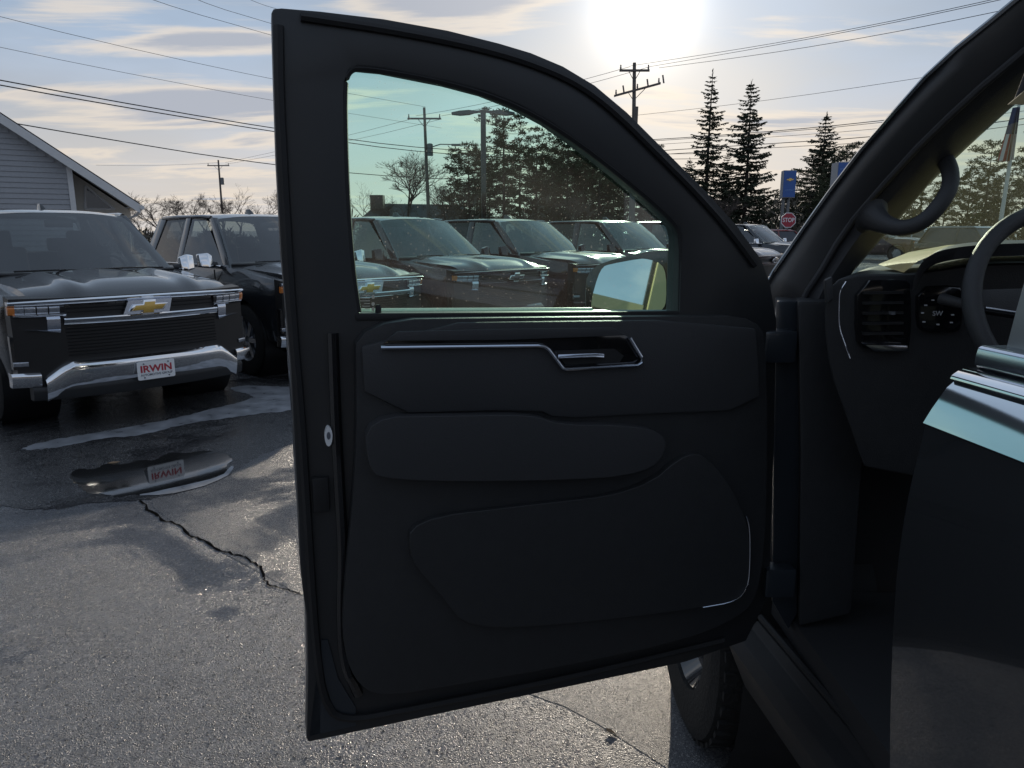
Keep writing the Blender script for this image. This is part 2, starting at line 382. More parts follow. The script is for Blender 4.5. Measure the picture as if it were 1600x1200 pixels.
# loose grit
mb = MB(); rnd = random.Random(11)
for i in range(900):
    px, py = rnd.uniform(-60, 700), rnd.uniform(800, 1260)
    c = G(px, py); s = rnd.uniform(.0025, .006)
    pts = [Vector((rnd.uniform(-1, 1), rnd.uniform(-1, 1), rnd.uniform(0, 1))).normalized()*s for _ in range(5)]
    mb.add([c+Vector((p.x, p.y, abs(p.z)*.8)) for p in pts[:3]] + [c+Vector((0, 0, s*.9)), c+Vector((-s, s*.3, 0))], [(0, 1, 3), (1, 2, 3), (2, 0, 3), (0, 4, 3), (4, 1, 3)])
M['grit'] = mat('grit_stone', (.13, .125, .12), .55, nscale=60, namt=.6)
tag(mb.build('loose_grit', M['grit'], smooth=False, wallfix=False), 'loose grit scattered over the old asphalt', 'grit', kind='stuff')
def leaf(px, py, s, rz, lab):
    o = MB().add([(-s, 0, .006), (-s*.3, s*.35, .018), (s*.5, s*.3, .01), (s, 0, .02), (s*.5, -s*.35, .012), (-s*.3, -s*.3, .008), (0, 0, .026)],
                 [(0, 6, 1), (1, 6, 2), (2, 6, 3), (3, 6, 4), (4, 6, 5), (5, 6, 0)]).build('dead_leaf', mat('dead_leaf_brown', (.20, .13, .07), .7), wallfix=False)
    o.location = G(px, py) + Vector((0, 0, .001)); o.scale = (1, 1, .55); o.rotation_euler = (0, 0, rz); tag(o, lab, 'leaf')
leaf(178, 724, .045, .2, 'curled pale leaf lying in damp asphalt above the puddle')
leaf(955, 1146, .022, 2.5, 'small brown leaf lying near the front wheel')

# ------------------------------------------------------------------ parked pickups
def yf(x): return .20*(abs(x)/.95)**3
def bar(mb, x0, x1, zt, zb, proud, depth, n=14):
    ft = zt if callable(zt) else (lambda x: zt); fb = zb if callable(zb) else (lambda x: zb)
    rings = []
    for i in range(n+1):
        x = x0+(x1-x0)*i/n; y = yf(x); t, b = ft(x), fb(x); h = t-b
        rings.append([(x, y+depth, b), (x, y-proud*.42, b), (x, y-proud*.58, b+h*.10), (x, y-proud*.80, b+h*.36), (x, y-proud*.95, b+h*.62), (x, y-proud, t-h*.26), (x, y-proud*.88, t-h*.12), (x, y-proud*.52, t-h*.02), (x, y+depth, t)])
    mb.loft(rings); return mb
def text_mesh(body, size, extrude=.002, bold=0, align='CENTER'):
    c = bpy.data.curves.new('lettering', 'FONT'); c.body = body; c.size = size; c.extrude = extrude; c.align_x = align; c.align_y = 'CENTER'; c.offset = bold
    o = bpy.data.objects.new('lettering', c); COL.objects.link(o)
    bpy.context.view_layer.update()
    me = bpy.data.meshes.new_from_object(o.evaluated_get(bpy.context.evaluated_depsgraph_get()))
    bpy.data.objects.remove(o); return me
def put_text(name, body, size, m, parent, loc, rot, extrude=.002, bold=0, sx=1.0):
    me = text_mesh(body, size, extrude, bold); me.materials.clear(); me.materials.append(m)
    o = bpy.data.objects.new(name, me); COL.objects.link(o); o.parent = parent; o.location = loc; o.rotation_euler = rot; o.scale = (sx, 1, 1); return o
BOW = [(-.5, -.5), (-.42, 0)]
def bowtie(w, h):
    s = .32*w; k = .10*w     # cross with sheared ends
    return [(-w/2-k*.3, -h*.22), (-s/2-k*.25, -h*.22), (-s/2-k*.45, -h/2), (s/2-k*.45, -h/2), (s/2-k*.2, -h*.22), (w/2-k, -h*.22),
            (w/2+k*.3, h*.22), (s/2+k*.25, h*.22), (s/2+k*.45, h/2), (-s/2+k*.45, h/2), (-s/2+k*.2, h*.22), (-w/2+k, h*.22)]

def boolean_cut(ob, cutters):
    for c in cutters:
        md = ob.modifiers.new('cut', 'BOOLEAN'); md.operation = 'DIFFERENCE'; md.object = c; md.solver = 'EXACT'
    bpy.context.view_layer.update()
    me = bpy.data.meshes.new_from_object(ob.evaluated_get(bpy.context.evaluated_depsgraph_get()))
    ob.modifiers.clear(); old = ob.data; ob.data = me; bpy.data.meshes.remove(old)
    me.polygons.foreach_set('use_smooth', [True]*len(me.polygons)); me.set_sharp_from_angle(angle=R(30))
    for c in cutters: bpy.data.objects.remove(c)

HWY = [(.16, .84), (.24, .90), (.40, .955), (.65, .985), (1.0, 1.0), (1.5, .985), (2.6, .98), (3.74, .98)]
def make_pickup(chrome_trim, plate):
    t = empty('parked_pickup', (0, 0, 0))
    trim = M['chrome'] if chrome_trim else M['black_paint']
    PAINT = M['black_paint']
    # lower body (hull of the front end and cab)
    rings = []
    for y, hw in HWY:
        top = 1.06+.13*min(1, max(0, (y-.16)/1.2)) if y < 1.4 else 1.205
        half = [(0, .34), (hw-.14, .34), (hw-.03, .44), (hw-.012, .66), (hw, .90), (hw-.018, 1.03), (hw-.07, top), (hw-.22, top+.012), (0, top-.03 if y > 1.3 else top-.04)]
        ring = [(x, y, z) for x, z in half] + [(-x, y, z) for x, z in half[-2:0:-1]]
        rings.append(ring)
    b = MB().loft(rings).build('body', PAINT, t)
    cut = MB().lathe([(0, -1.2), (.47, -1.2), (.47, 1.2), (0, 1.2)], (0, .99, .40), n=36).build('cutter', None)
    boolean_cut(b, [cut]); b.data.materials.clear(); b.data.materials.append(PAINT)
    # wheel-arch liners
    MB().lathe([(.465, -.97), (.465, -.55)], (0, .99, .40), n=24).lathe([(.465, .55), (.465, .97)], (0, .99, .40), n=24).build('arch_liner', M['grille'], b)
    # hood
    nx, ny = 40, 22; mb = MB(); grid = []
    for j in range(ny+1):
        v = j/ny
        row = []
        for i in range(nx+1):
            u = -1+2*i/nx
            hw = .80+.02*v; x = u*hw
            y0 = yf(x)+.00; y = y0+(1.30-.10*(1-abs(u))**.0*u*u*-1.2-.0 - y0)*v if False else y0+(1.24+.16*u*u-y0)*v
            z = 1.160+.062*v**.8 - .034*u*u*u*u
            ax = abs(x)
            ridge = max(0, 1-abs(ax-.47)/.13); ridge = ridge*ridge*(3-2*ridge)
            z += .038*ridge*min(1, v*2.2+.25)*min(1, (1.02-v)*5)
            cen = max(0, 1-(ax/.33)**4)
            z += .024*cen*min(1, max(0, (v-.12)*6))
            if v < .26: z -= .088*(1-v/.26)**2.2
            row.append((x, y, z))
        grid.append(row)
    skirt = [(x, y, z-.05) for x, y, z in grid[0]]
    mb.loft([skirt]+grid, False, False)
    mb.add([grid[j][0] for j in range(ny+1)]+[(grid[j][0][0]-.005, grid[j][0][1], grid[j][0][2]-.06) for j in range(ny+1)], [(j, j+1, ny+2+j, ny+1+j) for j in range(ny)])
    mb.add([grid[j][-1] for j in range(ny+1)]+[(grid[j][-1][0]+.005, grid[j][-1][1], grid[j][-1][2]-.06) for j in range(ny+1)], [(j, ny+1+j, ny+2+j, j+1) for j in range(ny)])
    mb.build('hood', PAINT, t, ang=40)
    # front fascia
    fa = bar(MB(), -.93, .93, 1.10, .40, 0, .14, 24).build('front_fascia', M['grille'], t)
    gr = MB()
    for k in range(9): bar(gr, -.60, .60, .845-k*.026, .838-k*.026, .012, .01, 12)
    for k in range(2): bar(gr, -.58, .58, 1.005-k*.03, .998-k*.03, .01, .01, 10)
    gr.build('grille_slats', M['rubber'], fa)
    bar(MB(), -.945, .945, lambda x: 1.082-.02*abs(x)**3, lambda x: 1.038-.010*abs(x), .05, .03, 30).build('grille_bar', trim, t)
    bar(MB(), -.615, .615, .935, lambda x: .866+.012*abs(x), .055, .03, 20).build('grille_bar', trim, t)
    for s in (-1, 1):
        hl = bar(MB(), s*.60, s*.945, 1.038, lambda x: .955+.02*(abs(x)-.6), .02, .03, 8).build('headlight', M['gloss_black'], t)
        mb = MB()
        for q in (.63, .705, .78, .85): bar(mb, s*q, s*(q+.066), 1.030, .968, .027, .01, 3)
        mb.build('lens', M['lens'], hl)
        bar(MB(), s*.595, s*.92, .966, .942, .036, .01, 8).build('trim_edge', M['chrome'], hl)
        bar(MB(), s*.905, s*.946, 1.03, .965, .028, .01, 3).build('turn_lens', M['amber'], hl)
        mb = MB(); bar(mb, s*.635, s*.72, .955, .83, .03, .02, 3); bar(mb, s*.64, s*.86, .845, lambda x: .815+.03*(abs(x)-.64)/.22, .028, .02, 5)
        mb.build('lamp_bracket', M['satin'], t)
        bar(MB(), s*.80, s*.975, .515, .40, .05, .05, 6).build('bumper_corner', M['chrome'] if chrome_trim else PAINT, t)
        bar(MB(), s*.70, s*.95, .80, .54, -.01, .06, 6).build('air_curtain', M['gloss_black'], t)
        bar(MB(), s*.86, s*.95, .60, .565, .012, .02, 3).build('fog_lamp', M['lens'], t)
    bt = lambda x: .590 if abs(x) < .60 else .590-.9*((abs(x)-.60)**2/(abs(x)-.60+.06))
    bb = lambda x: .40-.03*abs(x) if abs(x) < .60 else .382-.55*(abs(x)-.60)
    bar(MB(), -.78, .78, bt, bb, .075, .05, 48).build('bumper', M['chrome'] if chrome_trim else PAINT, t)
    bar(MB(), -.86, .86, .40, .29, .045, .06, 20).build('air_dam', M['plastic'], t)
    # badge
    bd = MB().prism([(x, -.066, .978+z) for x, z in bowtie(.30, .125)], (0, .05, 0)).build('badge_rim', M['chrome'], t, bevel=.004)
    MB().prism([(x, -.078, .978+z) for x, z in bowtie(.255, .09)], (0, .02, 0)).build('badge', M['gold'] if chrome_trim else M['gloss_black'], bd, bevel=.003)
    if chrome_trim:
        MB().prism([(-.20, -.048, .925), (.17, -.048, .925), (.20, -.048, 1.04), (-.15, -.048, 1.04)], (0, .03, 0)).build('badge_plinth', M['satin'], t)
    if plate:
        pts = []
        for cxx, czz, a0 in ((.14, .064, 0), (-.14, .064, 90), (-.14, -.064, 180), (.14, -.064, 270)):
            for k in range(4):
                a = R(a0+30*k); pts.append((cxx+.0125*math.cos(a), -.092, .455+czz+.0125*math.sin(a)))
        pl = MB().prism(pts, (0, .006, 0)).build('dealer_plate', M['white_plate'], t)
        for k in range(4):
            MB().lathe([(0, -.004), (.006, -.004), (.006, .004)], ((-.10, .10)[k % 2], -.094, .455+(-.058, .058)[k//2]), 'y', 10).build('screw', M['plate_grey'], pl)
        put_text('lettering', 'IRWIN', .080, M['plate_red'], pl, (0, -.0925, .466), (R(90), 0, 0), .0015, .0022, 1.12)
        put_text('small_lettering', 'AUTOMOTIVE GROUP', .026, M['plate_grey'], pl, (0, -.0925, .418), (R(90), 0, 0), .001, .0004, 1.0)
    # greenhouse
    Ab, At = (.85, 1.44, 1.20), (.665, 2.10, 1.742); Bb, Bt = (.915, 2.64, 1.205), (.715, 2.68, 1.765); Cb, Ct = (.915, 3.62, 1.215), (.70, 3.50, 1.752)
    def lerp(a, b, q): return tuple(x+(y-x)*q for x, y in zip(a, b))
    nr, na = 9, 12; rings = []
    for j in range(nr+1):
        v = j/nr; y = 2.04+v*1.56
        hw = .672+.05*math.sin(min(1, v*1.6)*math.pi/2)-.03*v; zt = 1.795+.02*math.sin(math.pi*v)
        if v == 0: zt -= .022
        if v == 1: zt -= .03
        ring = []
        for i in range(na+1):
            u = -1+2*i/na; zc = zt-.052*abs(u)**3.2
            ring.append((u*hw, y+(.10*u*u if v < .3 else 0)*(1-v/.3 if v < .3 else 0), zc))
        ring += [(x*.985, yy, z-.035) for x, yy, z in ring[::-1]]
        rings.append(ring)
    rf = MB().loft(rings).build('roof', PAINT, t, ang=50)
    MB().loft([[(-.028, 2.42, 1.806), (.028, 2.42, 1.806), (.028, 2.58, 1.806), (-.028, 2.58, 1.806)], [(-.010, 2.50, 1.872), (.010, 2.50, 1.872), (.010, 2.575, 1.872), (-.010, 2.575, 1.872)]]).build('antenna_fin', M['gloss_black'], rf, bevel=.004)
    # pillars
    for s in (-1, 1):
        f = lambda p: (p[0]*s, p[1], p[2])
        def pillar(name, b0, b1, w0, w1, th=.05):
            MB().loft([[f((b0[0]+.012, b0[1]-w0/2, b0[2])), f((b0[0]+.012, b0[1]+w0/2, b0[2])), f((b0[0]-th, b0[1]+w0/2, b0[2])), f((b0[0]-th, b0[1]-w0/2, b0[2]))],
                       [f((b1[0]+.012, b1[1]-w1/2, b1[2])), f((b1[0]+.012, b1[1]+w1/2, b1[2])), f((b1[0]-th, b1[1]+w1/2, b1[2])), f((b1[0]-th, b1[1]-w1/2, b1[2]))]]).build(name, PAINT, t, bevel=.008)
        pillar('windshield_pillar', (Ab[0], Ab[1]+.06, Ab[2]-.02), (At[0]+.012, At[1]+.06, At[2]+.012), .14, .11)
        pillar('door_pillar', Bb, Bt, .16, .13); pillar('rear_pillar', (Cb[0], Cb[1]-.02, Cb[2]), Ct, .26, .22, .08)
        # roof rail
        MB().tube([f((At[0]+.01, At[1]+.08, At[2]+.008)), f((.70, 2.35, 1.762)), f((Bt[0]-.002, Bt[1], Bt[2]-.003)), f((.712, 3.1, 1.765)), f((Ct[0], Ct[1], Ct[2]))], .026, 8).build('roof_rail', PAINT, t)
        e = .004
        MB().add([f(q) for q in ((Ab[0]+e, Ab[1]+.14, 1.205), (Bb[0]+e, Bb[1]-.09, 1.207), (Bt[0]+e, Bt[1]-.075, 1.742), (At[0]+e+.015, At[1]+.20, 1.738))], [(0, 1, 2, 3)]).build('side_window', M['truck_glass'], t, wallfix=False)
        MB().add([f(q) for q in ((Bb[0]+e, Bb[1]+.09, 1.207), (Cb[0]+e, Cb[1]-.15, 1.215), (Ct[0]+e, Ct[1]-.13, 1.735), (Bt[0]+e, Bt[1]+.075, 1.742))], [(0, 1, 2, 3)]).build('side_window', M['privacy'], t, wallfix=False)
        MB().box(f((.962, 2.5, 1.20)), (.02, 2.1, .022)).build('belt_molding', trim, t, bevel=.005)
        for yh in (2.45, 3.42):
            MB().tube([f((.985, yh-.10, 1.06)), f((1.012, yh-.08, 1.062)), f((1.012, yh+.08, 1.062)), f((.985, yh+.10, 1.06))], .013, 8).build('door_handle', trim, t)
        for ys in (1.56, 2.64, 3.60):
            MB().box(f((.9785, ys, .80)), (.012, .008, .72)).build('door_seam', M['grille'], t)
        # mirror
        mr = MB().loft([[f((.985, 1.58+dy, 1.24+dz)) for dy, dz in ((-.04, -.04), (.05, -.05), (.05, .075), (-.015, .08))], [f((1.05, 1.57+dy, 1.24+dz)) for dy, dz in ((-.065, -.06), (.06, -.065), (.065, .105), (-.035, .11))],
                        [f((1.14, 1.60+dy, 1.24+dz)) for dy, dz in ((-.045, -.045), (.04, -.05), (.05, .095), (-.015, .10))]]).build('side_mirror', trim, t, bevel=.016, seg=3)
        MB().tube([f((.93, 1.60, 1.215)), f((1.03, 1.58, 1.225))], .03, 8).build('mirror_arm', M['plastic'], mr)
        # seats
        st = MB(); cxs = s*.40
        st.box((cxs, 2.60, 1.12), (.50, .14, .62), Matrix.Rotation(R(-12), 3, 'X')); st.box((cxs, 2.35, .86), (.52, .52, .16))
        so_ = st.build('front_seat', M['seat'], t, bevel=.045, seg=3)
        MB().box((cxs, 2.68, 1.50), (.27, .10, .19), Matrix.Rotation(R(-10), 3, 'X')).build('headrest', M['seat'], so_, bevel=.03, seg=3)
        MB().box((cxs, 3.44, 1.44), (.26, .09, .15)).build('rear_headrest', M['seat'], t, bevel=.03)
    MB().box((0, 3.44, 1.10), (1.5, .14, .52)).build('rear_bench', M['seat'], t, bevel=.04)
    MB().box((0, 1.72, 1.17), (1.62, .5, .10)).build('dashboard', M['cabin'], t, bevel=.03)
    MB().tube([(.40+.185*math.cos(a), 1.98-.06*math.sin(a), 1.17+.175*math.sin(a)) for a in [2*math.pi*k/20 for k in range(21)]], .016, 6).build('steering_wheel', M['cabin'], t)
    MB().box((0, 2.0, 1.665), (.25, .03, .07)).build('rear_view_mirror', M['gloss_black'], t, bevel=.01)
    # windshield and rear window
    g1 = []
    for j in range(5):
        v = j/4; row = []
        for i in range(13):
            u = -1+2*i/12
            b0 = (u*.85, 1.44-.21*(1-u*u), 1.205); b1 = (u*.66, 2.10-.075*(1-u*u), 1.742+.028*(1-u*u))
            q = lerp(b0, b1, v); row.append((q[0], q[1]-.02*math.sin(math.pi*v), q[2]+.006*math.sin(math.pi*v)))
        g1.append(row)
    ws = MB().loft(g1, False, False).build('windshield', M['truck_glass'], t, wallfix=False)
    MB().tube([(x, 1.44-.21*(1-(x/.85)**2)-.012, 1.212) for x in [-.84+1.68*k/12 for k in range(13)]], .016, 6).build('wiper_cowl', M['plastic'], t)
    MB().tube([(.72, 1.37, 1.232), (.30, 1.235, 1.245), (.02, 1.22, 1.24)], .008, 5).build('wiper', M['rubber'], ws)
    MB().tube([(.02, 1.215, 1.236), (-.30, 1.235, 1.245), (-.60, 1.31, 1.24)], .008, 5).build('wiper', M['rubber'], ws)
    MB().add([(-.78, 3.68, 1.22), (.78, 3.68, 1.22), (.64, 3.58, 1.74), (-.64, 3.58, 1.74)], [(0, 1, 2, 3)]).build('rear_window', M['truck_glass'], t, wallfix=False)
    # bed
    mb = MB(); rings = []
    for y in (3.80, 5.80):
        half = [(0, .42), (.84, .42), (.96, .48), (.972, .70), (.985, .92), (.965, 1.06), (.93, 1.27), (.86, 1.275), (.85, .80), (0, .80)]
        rings.append([(x, y, z) for x, z in half]+[(-x, y, z) for x, z in half[-2:0:-1]])
    bedo = MB().loft(rings, True, True).build('bed', PAINT, t)
    cut = MB().lathe([(0, -1.2), (.47, -1.2), (.47, 1.2), (0, 1.2)], (0, 4.72, .40), n=36).build('cutter', None)
    boolean_cut(bedo, [cut]); bedo.data.materials.clear(); bedo.data.materials.append(PAINT)
    MB().box((0, 5.80, .99), (1.86, .07, .55)).build('tailgate', PAINT, t, bevel=.012)
    MB().box((0, 3.83, 1.02), (1.84, .05, .50)).build('bed_front_wall', PAINT, t, bevel=.01)
    # wheels
    for s in (-1, 1):
        for y in (.99, 4.72):
            c = (s*.84, y, .40)
            wh = MB().lathe([(.24, -.12), (.36, -.125), (.392, -.11), (.40, -.07), (.40, .07), (.392, .11), (.36, .125), (.24, .12), (.24, -.12)], c, n=30).build('wheel', M['tyre'], t)
            mb = MB().lathe([(.0, .07*s), (.05, .085*s), (.07, .06*s), (.20, .05*s), (.235, .09*s), (.245, .12*s), (.245, -.1*s)], c, n=30)
            for k in range(6):
                a = 2*math.pi*k/6; mb.box((c[0]+.08*s, c[1]+.14*math.cos(a), c[2]+.14*math.sin(a)), (.03, .20, .05), Matrix.Rotation(a, 3, 'X'))
            mb.build('rim', M['rim'], wh)
    MB().box((0, 2.9, .36), (1.5, 5.4, .14)).build('chassis', M['grille'], t)
    return t
HEAD = R(47)
ROW0 = Vector((-3.06, 6.18, 0)); STEP = Vector((1.47, 2.0, 0))
tA = make_pickup(True, True); tB = make_pickup(False, False); tC = make_pickup(True, False)
def paint(o, m):
    for c in [o]+list(o.children_recursive):
        for s in getattr(c, 'material_slots', []):
            if s.material == M['black_paint']: s.link = 'OBJECT'; s.material = m
GRP = 'pickups parked in a row across the lot'
def place(src, n, m, label, used=set(), dx=0, dy=0, head=0):
    o = src if id(src) not in used else copy_tree(src)
    used.add(id(src)); o.location = ROW0 + STEP*n + Vector((dx, dy, 0)); o.rotation_euler = (0, 0, HEAD+head)
    if m: paint(o, m)
    tag(o, label, 'pickup truck', GRP); return o
bpy.context.view_layer.update()
place(tA, 0, None, 'black pickup with chrome grille, gold emblem and white dealer plate')
place(tC, 1, M['grey_paint'], 'dark grey pickup beside the plated black one, amber turn lamp showing', dx=-.02, dy=.05)
place(tB, 2, M['maroon_paint'], 'dark cherry pickup with black emblem, seen whole through the door window', dx=.14)
place(tB, 3, M['black_paint'], 'black pickup between the dark cherry one and the open door mirror', dx=.40)
place(tB, 4, M['grey_paint'], 'dark pickup with bright sunlit roof edge behind the door mirror', dx=.98)
place(tB, 5, M['black_paint'], 'dark pickup whose roof just shows at the window corner above the mirror', dx=1.35)
place(tC, 8.6, M['blue_paint'], 'dark blue pickup between open door and windshield pillar, below the stop sign')
place(tB, 17, M['black_paint'], 'dark pickup seen through the windshield right beneath the grab handle')
place(tB, 21.5, M['grey_paint'], 'dark grey pickup seen through the windshield beside the silver suv')

# ------------------------------------------------------------------ the truck with the open door
AX = R(-6); BACK = Vector((-math.sin(AX), -math.cos(AX), 0)); BACK = Vector((.1045, -.9945, 0))
own = empty('pickup_truck', (1.35, 1.0, 0))
tag(own, 'dark grey pickup with its driver door swung wide open', 'pickup truck')
def ob(mb, name, m, parent=own, **k): return mb.build(name, m, parent, world=True, **k)
# door plane: free edge E0, direction along the door EU (to the hinge), outward normal EN (away from the cabin side)
E0 = Vector((-.392, 1.246, 0)); EU = Vector((.948, .317, 0)).normalized(); EN = Vector((-EU.y, EU.x, 0))
def D(px, py, off=0.0):
    v = ray(px, py); o = Vector((0, 0, CAMH)); q = E0 + EN*off
    t = (q-o).dot(EN)/v.dot(EN); return o + v*t
outline = [(427, 13), (440, 12), (500, 17), (600, 29), (700, 47), (780, 67), (830, 82), (880, 103), (930, 133), (980, 175), (1040, 235), (1100, 295), (1150, 350), (1190, 405), (1203, 440),
           (1214, 500), (1210, 700), (1202, 930), (1166, 1002), (1070, 1035), (900, 1071), (700, 1113), (482, 1160), (479, 1155), (481, 1050), (479, 965), (473, 922), (469, 880), (466, 800), (460, 690), (454, 570), (446, 480), (439, 400), (431, 250), (427, 130), (424, 20)]
hole = [(537, 150), (538, 128), (545, 110), (560, 103), (600, 107), (700, 127), (760, 143), (810, 163), (860, 190), (900, 218), (940, 248), (980, 280), (1020, 315), (1050, 342), (1062, 356), (1066, 372), (1064, 410), (1062, 488), (900, 488), (700, 489), (561, 490), (550, 420), (541, 300)]
mb = slab(MB(), [D(*p) for p in outline], EN*.055, [D(*p) for p in hole])
door = ob(mb, 'open_door', M['frame_paint'], bevel=.004)
# outer skin of the door below the glass
sk = [(447, 492), (1214, 500), (1210, 700), (1202, 930), (1166, 1002), (1070, 1035), (700, 1113), (482, 1160), (481, 1050), (479, 965), (473, 922), (466, 800), (460, 690)]
ob(slab(MB(), [D(*p)+EN*.056 for p in sk], EN*.075), 'outer_skin', M['own_paint'], door, bevel=.02)
# painted flange along the free edge and bottom corner of the jamb
fl = [(484, 1150), (500, 1147), (502, 1000), (512, 1000), (528, 1060), (556, 1106), (556, 1134)]
ob(slab(MB(), [D(*p, -.003) for p in fl], EN*.003), 'jamb_corner', M['own_jamb'], door)
gl = [D(*p, .028) for p in [(530, 150), (532, 100), (560, 92), (760, 132), (900, 205), (1062, 345), (1076, 372), (1072, 500), (552, 505)]]
v, f = filled(gl); ob(MB().add(v, f), 'window_glass', M['door_glass'], door, wallfix=False)
# weatherstrip round the window and round the panel
def dpath(pts, off, it=1): return [D(x, y, off) for x, y in smooth_poly(pts, it, False)]
ob(MB().tube(dpath([(560, 488), (550, 420), (541, 300), (537, 140), (543, 112), (562, 104), (700, 128), (810, 164), (900, 219), (1000, 298), (1054, 346), (1065, 372), (1063, 486)], .006, 2), .006, 6), 'window_seal', M['rubber'], door)
ob(MB().tube(dpath([(436, 40), (437, 140), (443, 260), (451, 400), (459, 520), (470, 640), (480, 800), (486, 900), (494, 1010), (505, 1090), (530, 1128), (640, 1108), (900, 1056), (1130, 1000)], -.004, 2), .008, 6), 'door_seal', M['rubber'], door)
ob(MB().tube(dpath([(520, 520), (524, 640), (530, 760), (536, 860), (533, 960), (537, 1035), (560, 1085)], -.006, 2), .010, 8), 'inner_bead', M['gloss_black'], door)
ob(MB().tube(dpath([(1180, 415), (1140, 360), (1090, 303), (1030, 243), (970, 183), (920, 142), (870, 114), (780, 82), (640, 52), (470, 26)], -.003, 2), .007, 6), 'frame_seal', M['rubber'], door)
# belt strips
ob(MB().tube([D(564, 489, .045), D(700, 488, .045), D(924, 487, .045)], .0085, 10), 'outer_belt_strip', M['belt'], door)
ob(MB().prism([D(556, 501, -.004), D(556, 490, -.004), D(1062, 486, -.004), D(1062, 497, -.004)], EN*.012), 'inner_belt_strip', M['rubber'], door, bevel=.003)
ob(MB().tube([D(591, 494, .012), D(591, 481, .012), D(590, 476, .012)], [.0055, .0055, .004], 8), 'lock_knob', M['rubber'], door)
# inner trim panel
ip = smooth_poly([(556, 500), (800, 496), (1062, 494), (1190, 494), (1198, 560), (1200, 700), (1196, 850), (1184, 930), (1160, 962), (1080, 998), (900, 1038), (700, 1073), (590, 1090), (552, 1062), (534, 1000), (540, 900), (550, 800), (557, 700), (557, 600)], 2)
panel = ob(slab(MB(), [D(*p, -.034) for p in ip], EN*.034), 'trim_panel', M['plastic'], door, bevel=.010)
up = [(562, 506), (1180, 498), (1186, 560), (1188, 640), (1000, 648), (870, 655), (840, 640), (572, 648)]
ob(slab(MB(), [D(*p, -.046) for p in smooth_poly(up, 1)], EN*.013), 'upper_pad', M['plastic2'], door, bevel=.008)
ins = [(600, 536), (620, 520), (800, 516), (960, 514), (984, 528), (1003, 562), (1000, 572), (884, 578), (856, 546), (842, 541), (600, 545)]
ob(slab(MB(), [D(*p, -.049) for p in ins], EN*.004), 'trim_insert', M['gloss_black'], door, bevel=.0015)
ob(slab(MB(), [D(*p, -.056) for p in [(602, 533), (622, 518), (800, 514), (958, 512), (980, 524), (880, 528), (800, 531)]], EN*.008), 'insert_ledge', M['plastic2'], door, bevel=.002)
st = [(595, 543), (840, 540), (850, 541.5), (857, 546), (879, 575), (884, 577), (996, 571), (1003, 566), (1002, 558), (984, 528)]
sp = [D(x, y, -.054) for x, y in st]
ob(MB().tube(sp, .0036, 8), 'trim_strip', M['satin'], door)
hd = ob(MB().loft([[D(x, y-3, -.060), D(x, y+3, -.062), D(x, y+4, -.052), D(x, y-3, -.052)] for x, y in ((872, 557), (900, 556), (930, 555), (944, 556))]), 'door_handle', M['satin'], door, bevel=.001)
ob(slab(MB(), [D(*p, -.0505) for p in [(868, 548), (960, 545), (975, 556), (968, 566), (884, 570)]], EN*.002), 'handle_cup', M['rubber'], door)
# armrest and lower pocket
ar = smooth_poly([(572, 652), (700, 650), (836, 648), (872, 664), (960, 664), (1030, 672), (1046, 700), (1010, 742), (860, 752), (600, 752), (574, 730)], 2)
ob(slab(MB(), [D(*p, -.066) for p in ar], EN*.031), 'armrest', M['plastic2'], door, bevel=.016, seg=3)
lp = smooth_poly([(640, 812), (820, 790), (1000, 770), (1080, 700), (1120, 728), (1152, 778), (1172, 830), (1172, 905), (1158, 936), (1100, 950), (900, 975), (730, 985), (690, 930), (662, 900), (640, 870)], 2)
ob(slab(MB(), [D(*p, -.050) for p in lp], EN*.018), 'map_pocket', M['plastic'], door, bevel=.010, seg=3)
ob(MB().tube(dpath([(1098, 949), (1150, 940), (1169, 918), (1172, 880), (1172, 825), (1166, 806)], -.0515, 2), .0014, 6), 'pocket_highlight', M['satin'], door)  # bright line stands in for light catching the pocket rim
# latch, label, check
ob(MB().prism([D(487, 748, -.012), D(513, 746, -.012), D(516, 800, -.012), D(490, 802, -.012)], EN*.012), 'latch', M['rubber'], door, bevel=.004)
lb = [D(513.5+6.0*math.cos(a), 682+15.5*math.sin(a), -.0135) for a in [2*math.pi*k/20 for k in range(20)]]
lab = ob(slab(MB(), lb, EN*.0135), 'round_label', M['white_plate'], door)
ob(slab(MB(), [D(513.5+3*math.cos(a), 681+6*math.sin(a), -.0145) for a in [2*math.pi*k/12 for k in range(12)]], EN*.001), 'label_print', M['plate_grey'], lab)
# etched maker's marks at the window corner (thin bars of tiny print)
M['etch'] = mat('etched_print', (.62, .60, .50), .6)
mb = MB()
for k, (a, b) in enumerate(((566, 578), (560, 578), (563, 578), (569, 578), (565, 578), (570, 578))):
    y = 461+k*4.2; mb.add([D(a, y, .0268), D(b, y, .0268), D(b, y+1.3, .0268), D(a, y+1.3, .0268)], [(0, 1, 2, 3)])
for y in (464, 475, 483):
    mb.add([D(583+2.6*math.cos(a), y+3*math.sin(a), .0268) for a in [2*math.pi*k/10 for k in range(10)]], [tuple(range(10))])
ob(mb, 'etched_marks', M['etch'], door, smooth=False, wallfix=False)

